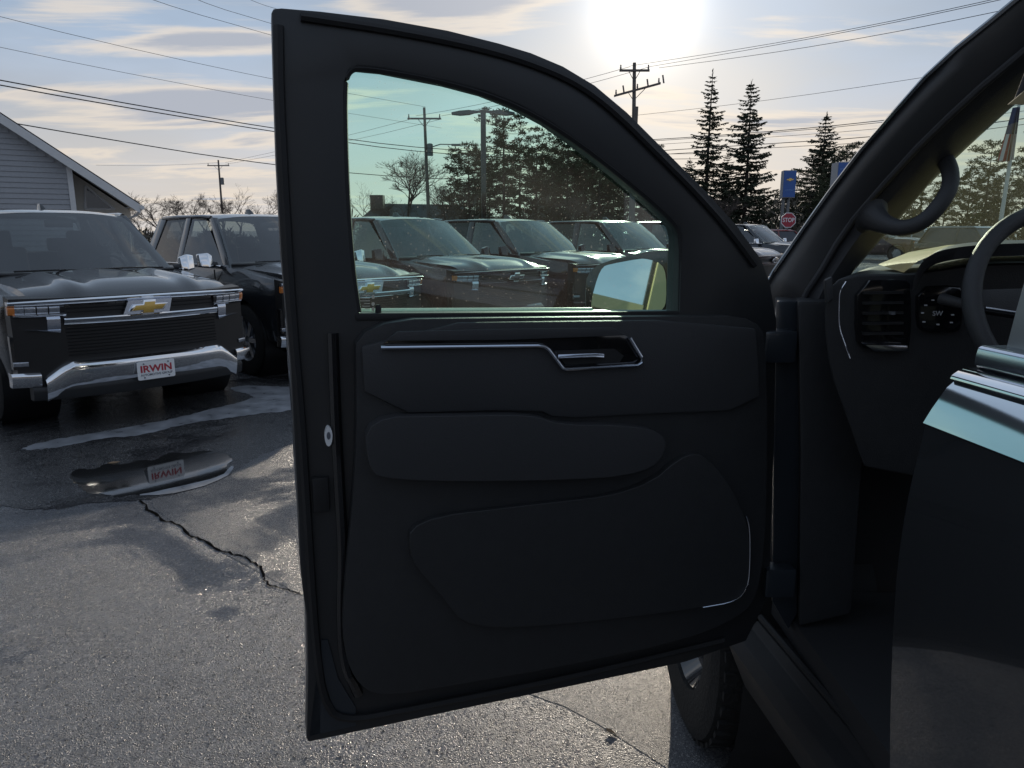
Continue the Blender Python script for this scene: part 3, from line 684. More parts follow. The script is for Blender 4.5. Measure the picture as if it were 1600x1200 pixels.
# door mirror outside the glass
def mp(px, py, off): return D(px, py, off)
mg = [(924, 468), (934, 432), (942, 417), (952, 413), (1000, 404), (1014, 405), (1034, 412), (1041, 430), (1041, 470), (1037, 482), (1028, 487), (930, 490), (924, 486)]
MN = Vector((-.70, -.71, .165)).normalized(); MC = D(985, 445, .27)
def mray(px, py, off=0.0):
    v = ray(px, py); o_ = Vector((0, 0, CAMH)); return o_ + v*((MC-MN*off-o_).dot(MN)/v.dot(MN))
mgp = [mray(x, y) for x, y in smooth_poly(mg, 1)]
hs = [(914, 440), (922, 422), (940, 410), (1000, 394), (1045, 389), (1056, 396), (1062, 430), (1063, 520), (1050, 540), (930, 536), (914, 510)]
hsp = [mray(x, y, .004) for x, y in smooth_poly(hs, 1)]
mir = ob(slab(MB(), hsp, -MN*.10), 'side_mirror', M['gloss_black'], own, bevel=.008)
v, f = filled(mgp); mgl = MB().add(v, f).build('mirror_glass', M['mirror'], mir, world=True, smooth=False, wallfix=False)
ob(MB().tube([D(1030, 530, .24), D(1090, 540, .12), D(1110, 545, .07)], .03, 8), 'mirror_arm', M['plastic'], mir)

# windshield pillar: outer edge, seal, inner trim
def X(px, py, x):                  # pixel -> world point at given X
    v = ray(px, py); t = x/v.x; return Vector((v.x*t, v.y*t, v.z*t + CAMH))
outer_e = [(1196, 452), (1212, 425), (1240, 385), (1270, 342), (1300, 300), (1350, 235), (1400, 178), (1450, 122), (1500, 76), (1550, 36), (1590, 3), (1660, -50), (1760, -120)]
seal_e = [(1240, 500), (1262, 455), (1285, 420), (1308, 380), (1335, 342), (1384, 286), (1434, 231), (1484, 182), (1534, 136), (1580, 97), (1615, 68), (1680, 18), (1780, -55)]
inner_e = [(1300, 480), (1318, 447), (1337, 416), (1358, 391), (1382, 363), (1424, 316), (1462, 271), (1500, 233), (1550, 186), (1600, 141), (1650, 98), (1720, 40), (1820, -40)]
n = len(outer_e)
def curve3(e, xa, xb): return [X(p[0], p[1], xa+(xb-xa)*i/(n-1)) for i, p in enumerate(e)]
c_o = curve3(outer_e, .60, .84); c_s = curve3(seal_e, .635, .875); c_i = curve3(inner_e, .70, .95)
fw = Vector((0, .07, -.03)); fw2 = Vector((.02, .06, -.02))
rings = []
for i in range(n):
    a, b = c_o[i], c_s[i]; m_ = a.lerp(b, .5) + Vector((-.012, -.01, .004))
    rings.append([a, m_, b, b+fw, a+fw*.8])
pil = ob(MB().loft(rings), 'windshield_pillar', M['frame_paint'], ang=50)
rings = []
for i in range(n):
    a, b = c_s[i], c_i[i]; m_ = a.lerp(b, .45) + Vector((-.008, -.018, 0))
    rings.append([a+Vector((.002, .004, 0)), m_, b, b+fw2, a+fw*.9])
ob(MB().loft(rings), 'pillar_trim', M['plastic2'], pil, ang=50)
ob(MB().tube([p+Vector((-.002, -.003, 0)) for p in c_s], .0065, 8), 'pillar_seal', M['plastic2'], pil)
ob(MB().tube([c_o[i]+Vector((-.003, .002, .002)) for i in range(n)], .005, 6), 'drip_edge', M['own_paint'], pil)
# grab handle on the pillar
hx = .83
hp = [(1362, 338, .71), (1384, 352, .722), (1412, 358, .742), (1442, 348, .765), (1468, 322, .79), (1486, 292, .812), (1485, 264, .825), (1470, 240, .84), (1448, 232, .85)]
hpp = smooth_poly([X(x, y, q) for x, y, q in hp], 2, False); nh_ = len(hpp)
ob(MB().tube(hpp, [.0148 + .022*abs(2*i/(nh_-1)-1)**5 for i in range(nh_)], 14), 'grab_handle', M['plastic2'], ang=80)
# windshield
wsq = [X(1215, 440, .625)+Vector((0, .05, 0)), c_i[-1]+Vector((-.06, .05, 0)), Vector((2.05, c_i[-1].y+.06, c_i[-1].z)), Vector((2.2, 1.85, 1.36)), Vector((1.4, 2.0, 1.36))]
v, f = filled(wsq); 
base_l = Vector((.66, 1.80, 1.40)); top_l = Vector((c_i[-1].x-.03, c_i[-1].y+.05, c_i[-1].z)); 
rows = []
for j in range(6):
    q = j/5; row = []
    for i in range(9):
        u = i/8; bl = Vector((.64+1.62*u, 1.80+.22*4*u*(1-u), 1.40)); tl = Vector((top_l.x+(2.16-top_l.x)*u, top_l.y+.10*4*u*(1-u), top_l.z+.02))
        row.append(bl.lerp(tl, q))
    rows.append(row)
ob(MB().loft(rows, False, False), 'windshield', M['shield'], wallfix=False)
# far pillar, roof, passenger side, floor, firewall: the closed cabin
ob(MB().loft([[Vector((2.24, 1.78, 1.36))+d for d in (Vector((0, 0, 0)), Vector((.1, 0, 0)), Vector((.1, .12, 0)), Vector((0, .12, 0)))], [Vector((2.08, top_l.y, top_l.z))+d for d in (Vector((0, 0, 0)), Vector((.1, 0, 0)), Vector((.1, .1, 0)), Vector((0, .1, 0)))]]), 'passenger_pillar', M['plastic2'])
zr = top_l.z
ob(MB().box((1.52, -.45, zr+.035), (1.30, 2.6, .05)), 'roof', M['own_paint'], bevel=.02)
ob(MB().box((1.52, -.45, zr-.0), (1.28, 2.55, .015)), 'headliner', M['seat'])
ob(MB().box((2.30, .2, 1.02), (.08, 3.2, .86)), 'passenger_door', M['plastic'], bevel=.02)
ob(MB().box((1.48, .15, .66), (1.62, 3.2, .06)), 'floor', M['cabin'])
ob(MB().box((1.48, 1.86, 1.02), (1.62, .06, .76)), 'firewall', M['cabin'])
ob(MB().box((1.48, -1.45, 1.2), (1.62, .06, 1.1)), 'cab_back', M['cabin'])
ob(MB().box((1.36, .10, .93), (.56, .56, .2)).box((1.36, -.24, 1.32), (.54, .16, .78), Matrix.Rotation(R(14), 3, 'X')), 'driver_seat', M['seat'], bevel=.05, seg=3)
# visor with printed warning label
vis = ob(MB().prism([P(1592, 158, 1.02), P(1700, 120, 1.02), P(1700, 60, 1.0), P(1630, 60, 1.0)], Vector((0, .015, 0))), 'sun_visor', M['seat'], bevel=.004)
M['tan'] = mat('visor_label', (.34, .28, .15), .6)
ob(MB().prism([P(1576, 163, 1.015), P(1660, 163, 1.015), P(1660, 128, 1.012), P(1618, 128, 1.012)], Vector((0, .003, 0))), 'visor_label', M['tan'], vis)
# dashboard
dY = 1.42
db = [(1286, 500), (1294, 452), (1316, 430), (1420, 427), (1436, 426), (1475, 420), (1530, 412), (1700, 410), (1950, 410), (1950, 760), (1360, 760), (1318, 640), (1296, 580)]
dash = ob(slab(MB(), [P(x, y, dY) for x, y in smooth_poly(db, 1)], (.24, .40, 0)), 'dashboard', M['plastic'], bevel=.012, seg=3)
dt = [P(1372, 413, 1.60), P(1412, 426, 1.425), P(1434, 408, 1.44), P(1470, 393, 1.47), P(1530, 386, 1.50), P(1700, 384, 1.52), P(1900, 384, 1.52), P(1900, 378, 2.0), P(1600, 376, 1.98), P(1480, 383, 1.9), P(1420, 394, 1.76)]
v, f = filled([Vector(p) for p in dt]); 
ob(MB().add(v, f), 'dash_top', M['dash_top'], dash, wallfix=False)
ih = smooth_poly([(1428, 436), (1437, 412), (1460, 394), (1500, 385), (1560, 381), (1640, 379), (1720, 382)], 2, False)
ihp = [P(x, y, 1.34) for x, y in ih]
ob(MB().loft([[p, p+Vector((.09, .14, .004)), p+Vector((.09, .14, -.02)), p+Vector((.004, .01, -.022))] for p in ihp]), 'instrument_hood', M['plastic2'], dash, ang=60)
# outboard vent and lamp switch panel
def dface(pts, Y, dep, name, m, par=dash, bevel=.003): return ob(slab(MB(), [P(x, y, Y) for x, y in pts], (0, dep, 0)), name, m, par, bevel=bevel)
dface(smooth_poly([(1340, 438), (1416, 436), (1424, 446), (1424, 540), (1412, 548), (1350, 546), (1338, 530)], 1), dY-.012, .014, 'vent_bezel', M['gloss_black'])
for k in range(5): dface([(1350, 456+k*16), (1412, 455+k*16), (1412, 459+k*16), (1350, 460+k*16)], dY-.020, .012, 'vent_vane', M['rubber'], bevel=0)
dface([(1352, 539), (1418, 540), (1420, 548), (1368, 550)], dY-.026, .012, 'vent_highlight', M['satin'], bevel=.001)  # bright strip stands in for the highlight along the vent's lower edge
dface([(1393, 487), (1399, 487), (1399, 492), (1393, 492)], dY-.030, .01, 'vent_tab', M['lens'], bevel=0)
ob(MB().tube([P(x, y, dY-.014) for x, y in smooth_poly([(1322, 440), (1312, 455), (1311, 480), (1311, 512), (1318, 532), (1328, 560)], 2, False)], .0011, 6), 'trim_line', M['satin'], dash)
dface([(1290, 438), (1301, 432), (1303, 466), (1292, 474)], dY-.01, .012, 'side_defroster', M['plastic2'])
swp = dface(smooth_poly([(1434, 448), (1498, 445), (1504, 455), (1504, 512), (1494, 520), (1444, 520), (1434, 508)], 1), dY-.01, .012, 'switch_panel', M['gloss_black'])
M['print'] = mat('icon_print', (.55, .57, .6), .5)
for (x, y) in ((1447, 477), (1442, 489), (1444, 503), (1458, 469), (1466, 507), (1487, 504), (1489, 492)):
    dface([(x-2, y-1), (x+2, y-1), (x+2, y+1), (x-2, y+1)], dY-.0125, .002, 'switch_icon', M['print'], swp, 0)
tp = P(1465, 490, dY-.0125) - wloc(swp)
put_text('lettering', 'SW', .013, M['print'], swp, tp, (R(90), 0, 0), .0005)
# column stalk, steering wheel
ob(MB().tube([P(1470, 466, 1.36), P(1500, 474, 1.33), P(1560, 486, 1.30)], [.011, .009, .008], 8), 'column_stalk', M['plastic2'], ang=80)
wc = P(1692, 478, 1.25); wr = .180
axn = Vector((-.06, -.90, .42)).normalized(); wu = axn.cross(Vector((1, 0, 0))).normalized(); wv = Vector((1, 0, 0)) 
wv = (wu.cross(axn)).normalized()
rim = [wc + (wv*math.cos(a) + wu*math.sin(a))*wr for a in [2*math.pi*k/48 for k in range(49)]]
rings = []
for k in range(48):
    a = 2*math.pi*k/48; d = wv*math.cos(a)+wu*math.sin(a); c = wc+d*wr
    rings.append([c+(d*math.cos(b)*.015+axn*math.sin(b)*.018) for b in [2*math.pi*j/10 for j in range(10)]])
rings.append(rings[0])
sw = ob(MB().loft(rings, True, False), 'steering_wheel', M['plastic2'], ang=80)
ob(slab(MB(), [wc + wv*x + wu*y + axn*.005 for x, y in smooth_poly([(-.075, .05), (.075, .05), (.085, -.03), (.05, -.08), (-.05, -.08), (-.085, -.03)], 2)], -axn*.05), 'wheel_hub', M['plastic'], sw, bevel=.008)
for a, wdt in ((R(175), .03), (R(5), .03), (R(-90), .035)):
    d = wv*math.cos(a)+wu*math.sin(a); p = axn.cross(d)
    ob(MB().prism([wc+d*.06+p*wdt, wc+d*.06-p*wdt, wc+d*wr-p*wdt*.6, wc+d*wr+p*wdt*.6], -axn*.016), 'wheel_spoke', M['plastic'], sw, bevel=.004)
    ob(MB().tube([wc+d*.07+p*wdt*.8+axn*.003, wc+d*(wr-.02)+p*wdt*.5+axn*.003], .0022, 6), 'spoke_trim', M['satin'], sw)
# hinge pillar between door and cabin, sill, kick panel
hpil = [(1214, 470), (1248, 470), (1250, 700), (1246, 960), (1232, 985), (1206, 940), (1208, 700)]
HP = ob(slab(MB(), [P(x, y, 1.60) for x, y in hpil], Vector((.03, .10, 0))), 'hinge_pillar', M['own_jamb'], bevel=.006)
for yy in (540, 905):
    ob(MB().box(P(1214, yy, 1.58), (.07, .05, .07)), 'door_hinge', M['own_jamb'], bevel=.008)
ob(slab(MB(), [P(x, y, 1.57) for x, y in [(1246, 470), (1320, 470), (1350, 700), (1330, 960), (1248, 980), (1250, 700)]], (.05, .16, 0)), 'kick_panel', M['plastic'], bevel=.01)
so1, so2 = Vector((.555, 1.72, .60)), Vector((.555, 1.72, .60))+BACK*1.25
prof = [(.05, -.16), (-.004, -.03), (.012, .0), (.055, .008), (.068, .028), (.088, .030), (.10, .006), (.18, .004), (.18, -.16)]
sl = ob(MB().loft([[so1+BACK*s+Vector((x, 0, z)) for x, z in prof] for s in (0, .4, .8, 1.25)]), 'door_sill', M['rubber'], bevel=.003)
ob(MB().loft([[so1+BACK*s+Vector((x, 0, z)) for x, z in ((.108, .008), (.17, .006), (.17, .012), (.108, .014))] for s in (.06, 1.2)]), 'scuff_plate', M['plastic2'], sl, bevel=.001)
ob(MB().tube([so1+BACK*s+Vector((.078, 0, .036)) for s in (0, .6, 1.22)], .009, 8), 'sill_seal', M['rubber'], sl)
# rear door with its shoulder, molding and glass, running back past the camera
RY = .90
def rearp(name, pts, m, par, y0=0., inset=0.10, bev=.002, ang=40):
    pr = [P(x, y, RY) for x, y in pts]
    ring = pr + [Vector((pr[-1].x+inset, pr[-1].y, pr[-1].z)), Vector((pr[0].x+inset, pr[0].y, pr[0].z))]
    rr = [[p+BACK*(y0+s)+Vector((.0, 0, 0)) for p in ring] for s in (0, .5, 1.0, 1.6)]
    return ob(MB().loft(rr), name, m, par, bevel=bev, ang=ang)
M['sky_sheen'] = mat('shoulder_sky_sheen', (.80, .84, .86), .10, metal=1, nscale=1.5, namt=.08)  # door paint; mirror metal stands in for the sky reflected on it
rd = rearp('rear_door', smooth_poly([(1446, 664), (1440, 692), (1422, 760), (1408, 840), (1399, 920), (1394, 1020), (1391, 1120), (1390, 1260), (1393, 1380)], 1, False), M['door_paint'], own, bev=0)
rearp('shoulder', [(1500, 589), (1480, 606), (1456, 640), (1443, 661), (1446, 664.5)], M['sky_sheen'], rd, -.001, .08, 0, 60)
rearp('belt_molding', [(1534, 539), (1528, 543), (1524, 553), (1521, 570), (1530, 577)], M['satin'], rd, 0, .03, .002)
rearp('shoulder_trim', [(1512, 575), (1500, 579), (1489, 587), (1486, 593), (1496, 597)], M['chrome'], rd, -.003, .03, .001)
M['glass_sky_grey'] = mat('window_sky_grey', (.30, .30, .31), .45, metal=.6)  # grey put in for the sky reflected on the window glass
rearp('rear_window_sheen', [(1622, 340), (1600, 402), (1578, 480), (1562, 541)], M['glass_sky_grey'], rd, .01, .03, .002)
# fender, hood, front wheel
ob(MB().loft([[Vector((x, y, z)) for x, z in ((.67, .90), (.655, 1.1), (.67, 1.30), (.74, 1.36), (1.0, 1.38), (1.4, 1.40), (1.4, .85))] for y in (1.86, 2.3, 2.75, 3.0)]), 'fender_and_hood', M['own_paint'], bevel=.01)
ob(MB().loft([[Vector((x, y, z)) for x, z in ((2.30, .85), (2.30, 1.1), (2.28, 1.30), (2.2, 1.36), (1.9, 1.38), (1.402, 1.40), (1.402, .85))] for y in (1.86, 2.3, 2.75, 3.0)]), 'fender_and_hood', M['own_paint'], bevel=.01)
for cx_ in (.70, 2.2):
    c = (cx_-.01, 2.20, .405)
    wh = ob(MB().lathe([(.25, -.13), (.355, -.14), (.39, -.125), (.405, -.08), (.405, .08), (.39, .125), (.355, .14), (.25, .13), (.25, -.13)], c, n=44), 'front_wheel', M['tyre'])
    mb = MB()
    for k in range(44):
        a = 2*math.pi*k/44
        for q in (-.085, .0, .085): mb.box((c[0]+q, c[1]+.404*math.cos(a+q*2), c[2]+.404*math.sin(a+q*2)), (.06, .028, .014), Matrix.Rotation(a+q*2+math.pi/2, 3, 'X'))
    ob(mb, 'tread', M['tyre'], wh, smooth=False)
    ob(MB().lathe([(0, -.09), (.06, -.09), (.08, -.06), (.20, -.07), (.245, -.12), (.25, .1)], c, n=32), 'rim', M['gloss_black'], wh)
ob(MB().lathe([(.50, -.16), (.50, .2)], (.76, 2.22, .42), n=32), 'arch_liner', M['rubber'], wallfix=False)

# ------------------------------------------------------------------ buildings
M['metal'] = mat('grey_galvanised', (.16, .165, .17), .5, metal=.5)
M['signgrey'] = mat('sign_cabinet', (.33, .33, .34), .6)
M['siding'] = mat('grey_clapboard', (.33, .34, .36), .7, nscale=12, namt=.12)
M['siding2'] = mat('cream_clapboard', (.50, .47, .42), .7, nscale=12, namt=.08)
M['trim'] = mat('white_trim', (.62, .62, .62), .6, nscale=5, namt=.08)
M['shingle'] = mat('dark_shingle', (.05, .048, .048), .9, nscale=14, namt=.3, bump=.4, bscale=30)
M['winglass'] = mat('house_window', (.03, .035, .045), .08, coat=.5)
HPHI = R(36); E_ = P(214, 322, 27.0)
hs_ = empty('house', (E_.x, E_.y, 0), HPHI); tag(hs_, 'grey clapboard house with white gable trim behind the plated pickup', 'house')
hu = Vector((math.cos(HPHI), math.sin(HPHI), 0)); hv = Vector((-math.sin(HPHI), math.cos(HPHI), 0))
def HL(px, py, dep=0.0):            # pixel -> house-local point on the wall plane at depth dep
    v = ray(px, py); o_ = Vector((0, 0, CAMH)); q = Vector((E_.x, E_.y, 0))+hv*dep
    p = o_ + v*((q-o_).dot(hv)/v.dot(hv)) - Vector((E_.x, E_.y, 0)); return Vector((p.dot(hu), p.dot(hv), p.z))
r1 = HL(212, 322); r0 = HL(4, 186); k = (r1.z-r0.z)/(r1.x-r0.x)
ridge = Vector((r0.x-1.6, 0, r0.z-1.6*k)); left = Vector((2*ridge.x-r1.x, 0, r1.z))
cor = HL(114, 300).x; zr_ = lambda x: r0.z + k*(x-r0.x)
zc = zr_(cor)-.14
MB().prism([(left.x+.4, 0, 0), (cor, 0, 0), (cor, 0, zc), (ridge.x, 0, ridge.z-.14), (left.x+.4, 0, r1.z-.1)], (0, 8, 0)).build('wall', M['siding'], hs_)
z = .25
while z < ridge.z-.3:
    half = (ridge.z-.18-(z+.15))/(-k); xr = min(cor-.02, ridge.x+half); xl = max(left.x+.42, ridge.x-half)
    if xr-xl > .3: MB().loft([[(x, -.004, z+.16), (x, -.030, z), (x, -.004, z)] for x in (xl, xr)]).build('clapboard', M['siding'], hs_, smooth=False)
    z += .17
MB().box((cor-.04, -.03, zc/2), (.16, .10, zc)).build('corner_board', M['trim'], hs_)
dp2 = 1.0; xr2 = HL(204, 330, dp2).x
MB().prism([(cor+.01, dp2, 0), (xr2, dp2, 0), (xr2, dp2, zr_(xr2)-.16), (cor+.01, dp2, zr_(cor)-.16)], (0, 6.5, 0)).build('porch_wall', M['siding2'], hs_)
wpts = [HL(133, 290, dp2-.03), HL(180, 327, dp2-.03), HL(133, 327, dp2-.03)]
wf = MB().prism(wpts, (0, .02, 0)).build('slanted_window', M['winglass'], hs_)
for a, b in ((0, 1), (1, 2), (2, 0)): MB().tube([wpts[a], wpts[b]], .04, 4).build('window_frame', M['trim'], wf)
for i in range(12):
    z = .2+i*.155
    MB().loft([[(x, dp2-.004, z+.16), (x, dp2-.022, z), (x, dp2-.004, z)] for x in (cor+.05, wpts[0].x-.06 if z > 1.8 else xr2-.05)]).build('clapboard', M['siding2'], hs_, smooth=False)
for e in (r1, left):
    sg = 1 if e is r1 else -1
    a = Vector((ridge.x, -.45, ridge.z)); b = Vector((e.x+.05*sg, -.45, e.z))
    MB().prism([a, b, b+Vector((0, 0, .10)), a+Vector((0, 0, .10))], (0, 9, 0)).build('roof', M['shingle'], hs_)
    MB().prism([a+Vector((0, -.03, .05)), b+Vector((0, -.03, .05)), b+Vector((0, -.03, -.26)), a+Vector((0, -.03, -.26))], (0, .05, 0)).build('rake_board', M['trim'], hs_)
    MB().prism([a+Vector((0, .03, -.05)), b+Vector((0, .03, -.05)), b+Vector((0, .03, -.09)), a+Vector((0, .03, -.09))], (0, 1.5, 0)).build('soffit', M['trim'], hs_)
MB().tube([r1+Vector((.12, -.5, -.06)), r1+Vector((.12, 7, -.06))], .08, 8).build('gutter', M['trim'], hs_)
MB().tube([r1+Vector((.10, -.4, -.1)), r1+Vector((-.02, -.2, -.30)), r1+Vector((-.20, .6, -.45)), Vector((r1.x-.20, .6, 0))], .045, 6).build('downspout', M['trim'], hs_)
# far cottage roof through the door window
FY = 78.0
fc = empty('far_cottage', (P(680, 330, FY).x, FY, 0)); tag(fc, 'low cottage with pale gable edge far behind the lamp post', 'house')
a, b, c = P(712, 346, FY), P(747, 333, FY), P(785, 346, FY)
MB().prism([(a.x, FY, 0), (c.x, FY, 0), c, b, a], (0, 8, 0)).build('gable_wall', mat('cottage_blue', (.20, .24, .30), .8), fc, world=True)
for q in (a, c): MB().prism([b+Vector((0, -.3, .12)), q+Vector((0, -.3, .12)), q+Vector((0, -.3, -.10)), b+Vector((0, -.3, -.10))], (0, 8.5, 0)).build('gable_roof', M['trim'], fc, world=True)
a, b = P(560, 344, FY+2), P(735, 344, FY+2); d1, d2 = P(590, 318, FY+8), P(725, 320, FY+8)
MB().add([a, b, d2, d1], [(0, 1, 2, 3)]).add([(a.x, FY+2.1, 0), (b.x, FY+2.1, 0), (b.x, FY+2.1, b.z), (a.x, FY+2.1, a.z)], [(0, 1, 2, 3)]).build('main_roof', M['shingle'], fc, world=True, wallfix=False, smooth=False)
q = P(590, 316, FY+6); MB().box((q.x, q.y, q.z), (1.4, 1.4, 1.5)).build('chimney', M['shingle'], fc, world=True)
# cream dealership canopy behind and left of the camera: seen in the door mirror
M['cream'] = mat('cream_panel', (.62, .50, .26), .6, nscale=3, namt=.05)
M['steel'] = mat('white_steel', (.6, .6, .58), .5)
cb = empty('dealership_canopy', (-17, 0, 0)); tag(cb, 'cream dealership wall and canopy reflected in the door mirror', 'building')
cb.location = (-24, -2, 0)
for i in range(9):
    MB().box((-24, -9.7+i*.80, 6.0), (.3, .72, 12.0)).build('wall_panel', M['cream'], cb, world=True, bevel=.02)
MB().box((-24.25, -6.5, 5.9), (.2, 7.4, 11.8)).build('wall', M['shingle'], cb, world=True)
MB().box((-23.8, 2.6, 5.45), (.5, 10.6, .45)).build('canopy_beam', M['cream'], cb, world=True)
for y in (-1.2, -.6, .4, .8, 3.4, 7.4):
    if y in (.4, .8): MB().box((-23.2, y, 4.5), (.14, .14, 9.0)).build('light_pole', M['steel'], cb, world=True)
    MB().box((-23.8, y, 2.6), (.16, .16, 5.22)).build('canopy_column', M['steel'], cb, world=True)
for y in (3.0, 4.4, 5.6): MB().tube([(-23.8, y, 5.68), (-23.8, y, 7.0)], .05, 6).build('roof_vent', M['metal'], cb, world=True)
MB().box((-26.6, 2.6, 5.6), (5, 10.6, .12)).build('canopy_roof', M['cream'], cb, world=True)
MB().box((-29.2, 2.6, 2.7), (.2, 10.6, 5.4)).build('back_wall', M['shingle'], cb, world=True)
# long dark showroom added unseen behind the camera to darken the trucks' reflections
M['showglass'] = mat('backdrop_glass', (.03, .035, .04), .1, coat=.5)
sb = empty('backdrop', (2, -22, 0)); tag(sb, 'long dark glazed showroom added out of view to darken chrome reflections', 'building')
MB().box((2, -24, 2.2), (44, 4, 4.4)).build('wall', M['shingle'], sb, world=True)
MB().box((2, -21.9, 4.9), (45, .5, 1.1)).build('fascia', M['signgrey'], sb, world=True)
for i in range(14): MB().box((-18+i*3.1, -21.96, 1.7), (2.9, .06, 3.0)).build('window', M['showglass'], sb, world=True)
# ------------------------------------------------------------------ poles, wires, lamps
M['wood'] = mat('weathered_pole', (.12, .105, .095), .85, nscale=6, namt=.3)
M['wire'] = mat('wire_black', (.02, .02, .022), .6)
M['ins'] = mat('insulator', (.10, .09, .085), .3)
def pole(px, ptop, Y, label, arms, h_extra=0, lean=0, transformer=None):
    tp_ = P(px, ptop, Y); t = empty('utility_pole', (tp_.x, Y, 0)); tag(t, label, 'utility pole', 'wooden utility poles along the street')
    H = tp_.z
    MB().tube([(0, 0, 0), (lean*.5, 0, H*.5), (lean, 0, H)], [.15, .13, .10], 10).build('shaft', M['wood'], t)
    for (dz, w, tilt, ox) in arms:
        z = H-dz; a = Vector((ox-w/2+lean, -.12, z-tilt*w/2)); b = Vector((ox+w/2+lean, -.12, z+tilt*w/2))
        MB().prism([a+Vector((0, -.05, -.06)), b+Vector((0, -.05, -.06)), b+Vector((0, -.05, .06)), a+Vector((0, -.05, .06))], (0, .1, 0)).build('crossarm', M['wood'], t)
        MB().tube([a.lerp(b, .3), Vector((lean, -.1, z-.6))], .02, 4).tube([a.lerp(b, .7), Vector((lean, -.1, z-.6))], .02, 4).build('arm_brace', M['metal'], t)
        for q in (.04, .5, .96):
            p = a.lerp(b, q); MB().lathe([(0, .0), (.05, .02), (.05, .12), (.03, .16), (.05, .20), (.02, .26), (0, .27)], p+Vector((0, 0, .06)), 'z', 8).build('insulator', M['ins'], t)
    if transformer:
        dz, sx_ = transformer
        MB().lathe([(0, -.45), (.22, -.45), (.22, .38), (.17, .42), (0, .45)], (sx_+lean, -.1, H-dz), 'z', 14).build('transformer', M['metal'], t)
    return t
pA = pole(341, 250, 98, 'distant utility pole with transformer beside the house roof', [(.7, 2.8, 0, 0)], transformer=(2.6, .35))
pB = pole(667, 168, 58, 'utility pole with crossarm and street lamp seen through the door window', [(.8, 2.5, 0, 0)], transformer=(3.0, .38), lean=-.2)
q = P(672, 232, 58); MB().tube([(0, -.1, q.z), (1.0, -.5, q.z+.25), (1.9, -.8, q.z+.2)], .04, 6).build('lamp_arm', M['metal'], pB)
MB().box((2.2, -.9, q.z+.16), (.7, .3, .14)).build('lamp_head', M['metal'], pB, bevel=.03)
pC = pole(998, 98, 46, 'leaning utility pole with two crossarms beside the sun', [(.45, 1.75, 0, 0), (1.5, 2.7, .26, .2)], lean=-.25)
for k_ in (-.9, .5, 1.4): MB().tube([(k_, -.15, P(1000, 128, 46).z+.25*k_), (k_+.08, -.15, P(1000, 128, 46).z+.25*k_-.45)], .05, 6).build('hanging_cutout', M['ins'], pC)
qd = P(993, 168, 46)
MB().tube([(qd.x-pC.location.x-.15, -.3, 0), (qd.x-pC.location.x, -.3, qd.z)], [.16, .12], 8).build('stub_pole', M['wood'], pC)
# parking-lot lamp post
lt_ = P(755, 172, 44); lp_ = empty('lamp_post', (lt_.x, 44, 0)); tag(lp_, 'square dark lamp post with two flat heads over the parked trucks', 'lamp post')
MB().box((0, 0, lt_.z/2), (.30, .30, lt_.z)).build('post', M['gloss_black'], lp_, bevel=.02)
for s in (-1, 1):
    MB().loft([[(s*x, -.22*wd, lt_.z-.02-z), (s*x, .22*wd, lt_.z-.02-z), (s*x, .22*wd, lt_.z-.02-z-th), (s*x, -.22*wd, lt_.z-.02-z-th)] for x, wd, z, th in ((.15, .4, 0, .12), (.5, .6, .02, .13), (.8, 1.1, .0, .22), (1.3, 1.2, .04, .22), (1.78, .9, .12, .10))]).build('lamp_head', M['gloss_black'], lp_)
def wire(pts, label, r=.012, group='overhead wires'):
    """pts: (px, py, Y) along the wire; hangs as one smooth curve"""
    p = [P(*q) for q in pts]
    if len(p) == 2:
        a, b = p; sag = .012*(a-b).length
        p = [a.lerp(b, k/12)-Vector((0, 0, sag*4*(k/12)*(1-k/12))) for k in range(13)]
    else:
        p = [Vector(x) for x in smooth_poly([tuple(x) for x in p], 2, False)]
    o = MB().tube(p, r, 5, False).build('overhead_wire', M['wire'], origin=p[0], wallfix=False)
    tag(o, label, 'wire', group)
WL = 'thin overhead wire crossing the sky left of the open door'
for pts, r in (([(-300, -70, 22), (0, 30, 34), (425, 125, 47), (665, 167, 58)], .011), ([(-300, 0, 22), (0, 76, 34), (425, 158, 47), (690, 200, 60)], .010),
               ([(100, -60, 24), (230, 0, 28), (425, 55, 34), (760, 152, 46)], .009), ([(200, -60, 24), (300, 0, 28), (425, 37, 34), (800, 150, 46)], .009), ([(330, -30, 26), (390, 0, 28), (430, 14, 30), (700, 90, 40)], .007)):
    wire(pts, WL, r)
WB = 'thick cable of the pair sagging from the left past the open door'
for dy in (0, 8): wire([(-300, 62+dy, 24), (0, 127+dy, 32), (430, 202+dy*.6, 45), (668, 234+dy*.8, 58), (900, 242+dy, 66), (1100, 240+dy, 72)], WB, .026, 'paired thick cables')
wire([(-200, 150, 26), (0, 190, 32), (435, 261, 45), (668, 280, 58), (900, 284, 60)], 'single dark cable passing over the house roof corner', .024)
wire([(341, 254, 98), (150, 258, 98)], 'thin wire from the distant transformer pole toward the house', .014)
wire([(352, 254, 98), (540, 213, 75), (650, 184, 58)], 'wire rising from the distant transformer pole to the street lamp pole', .014, 'street line wires')
wire([(352, 257, 98), (560, 218, 75), (690, 186, 58)], 'wire rising from the distant transformer pole to the street lamp pole', .014, 'street line wires')
for a, b in (((650, 181, 58), (985, 104, 46)), ((690, 181, 58), (1016, 104, 46))): wire([a, b], 'wire strung between the street lamp pole and the leaning pole', .013, 'middle street wires')
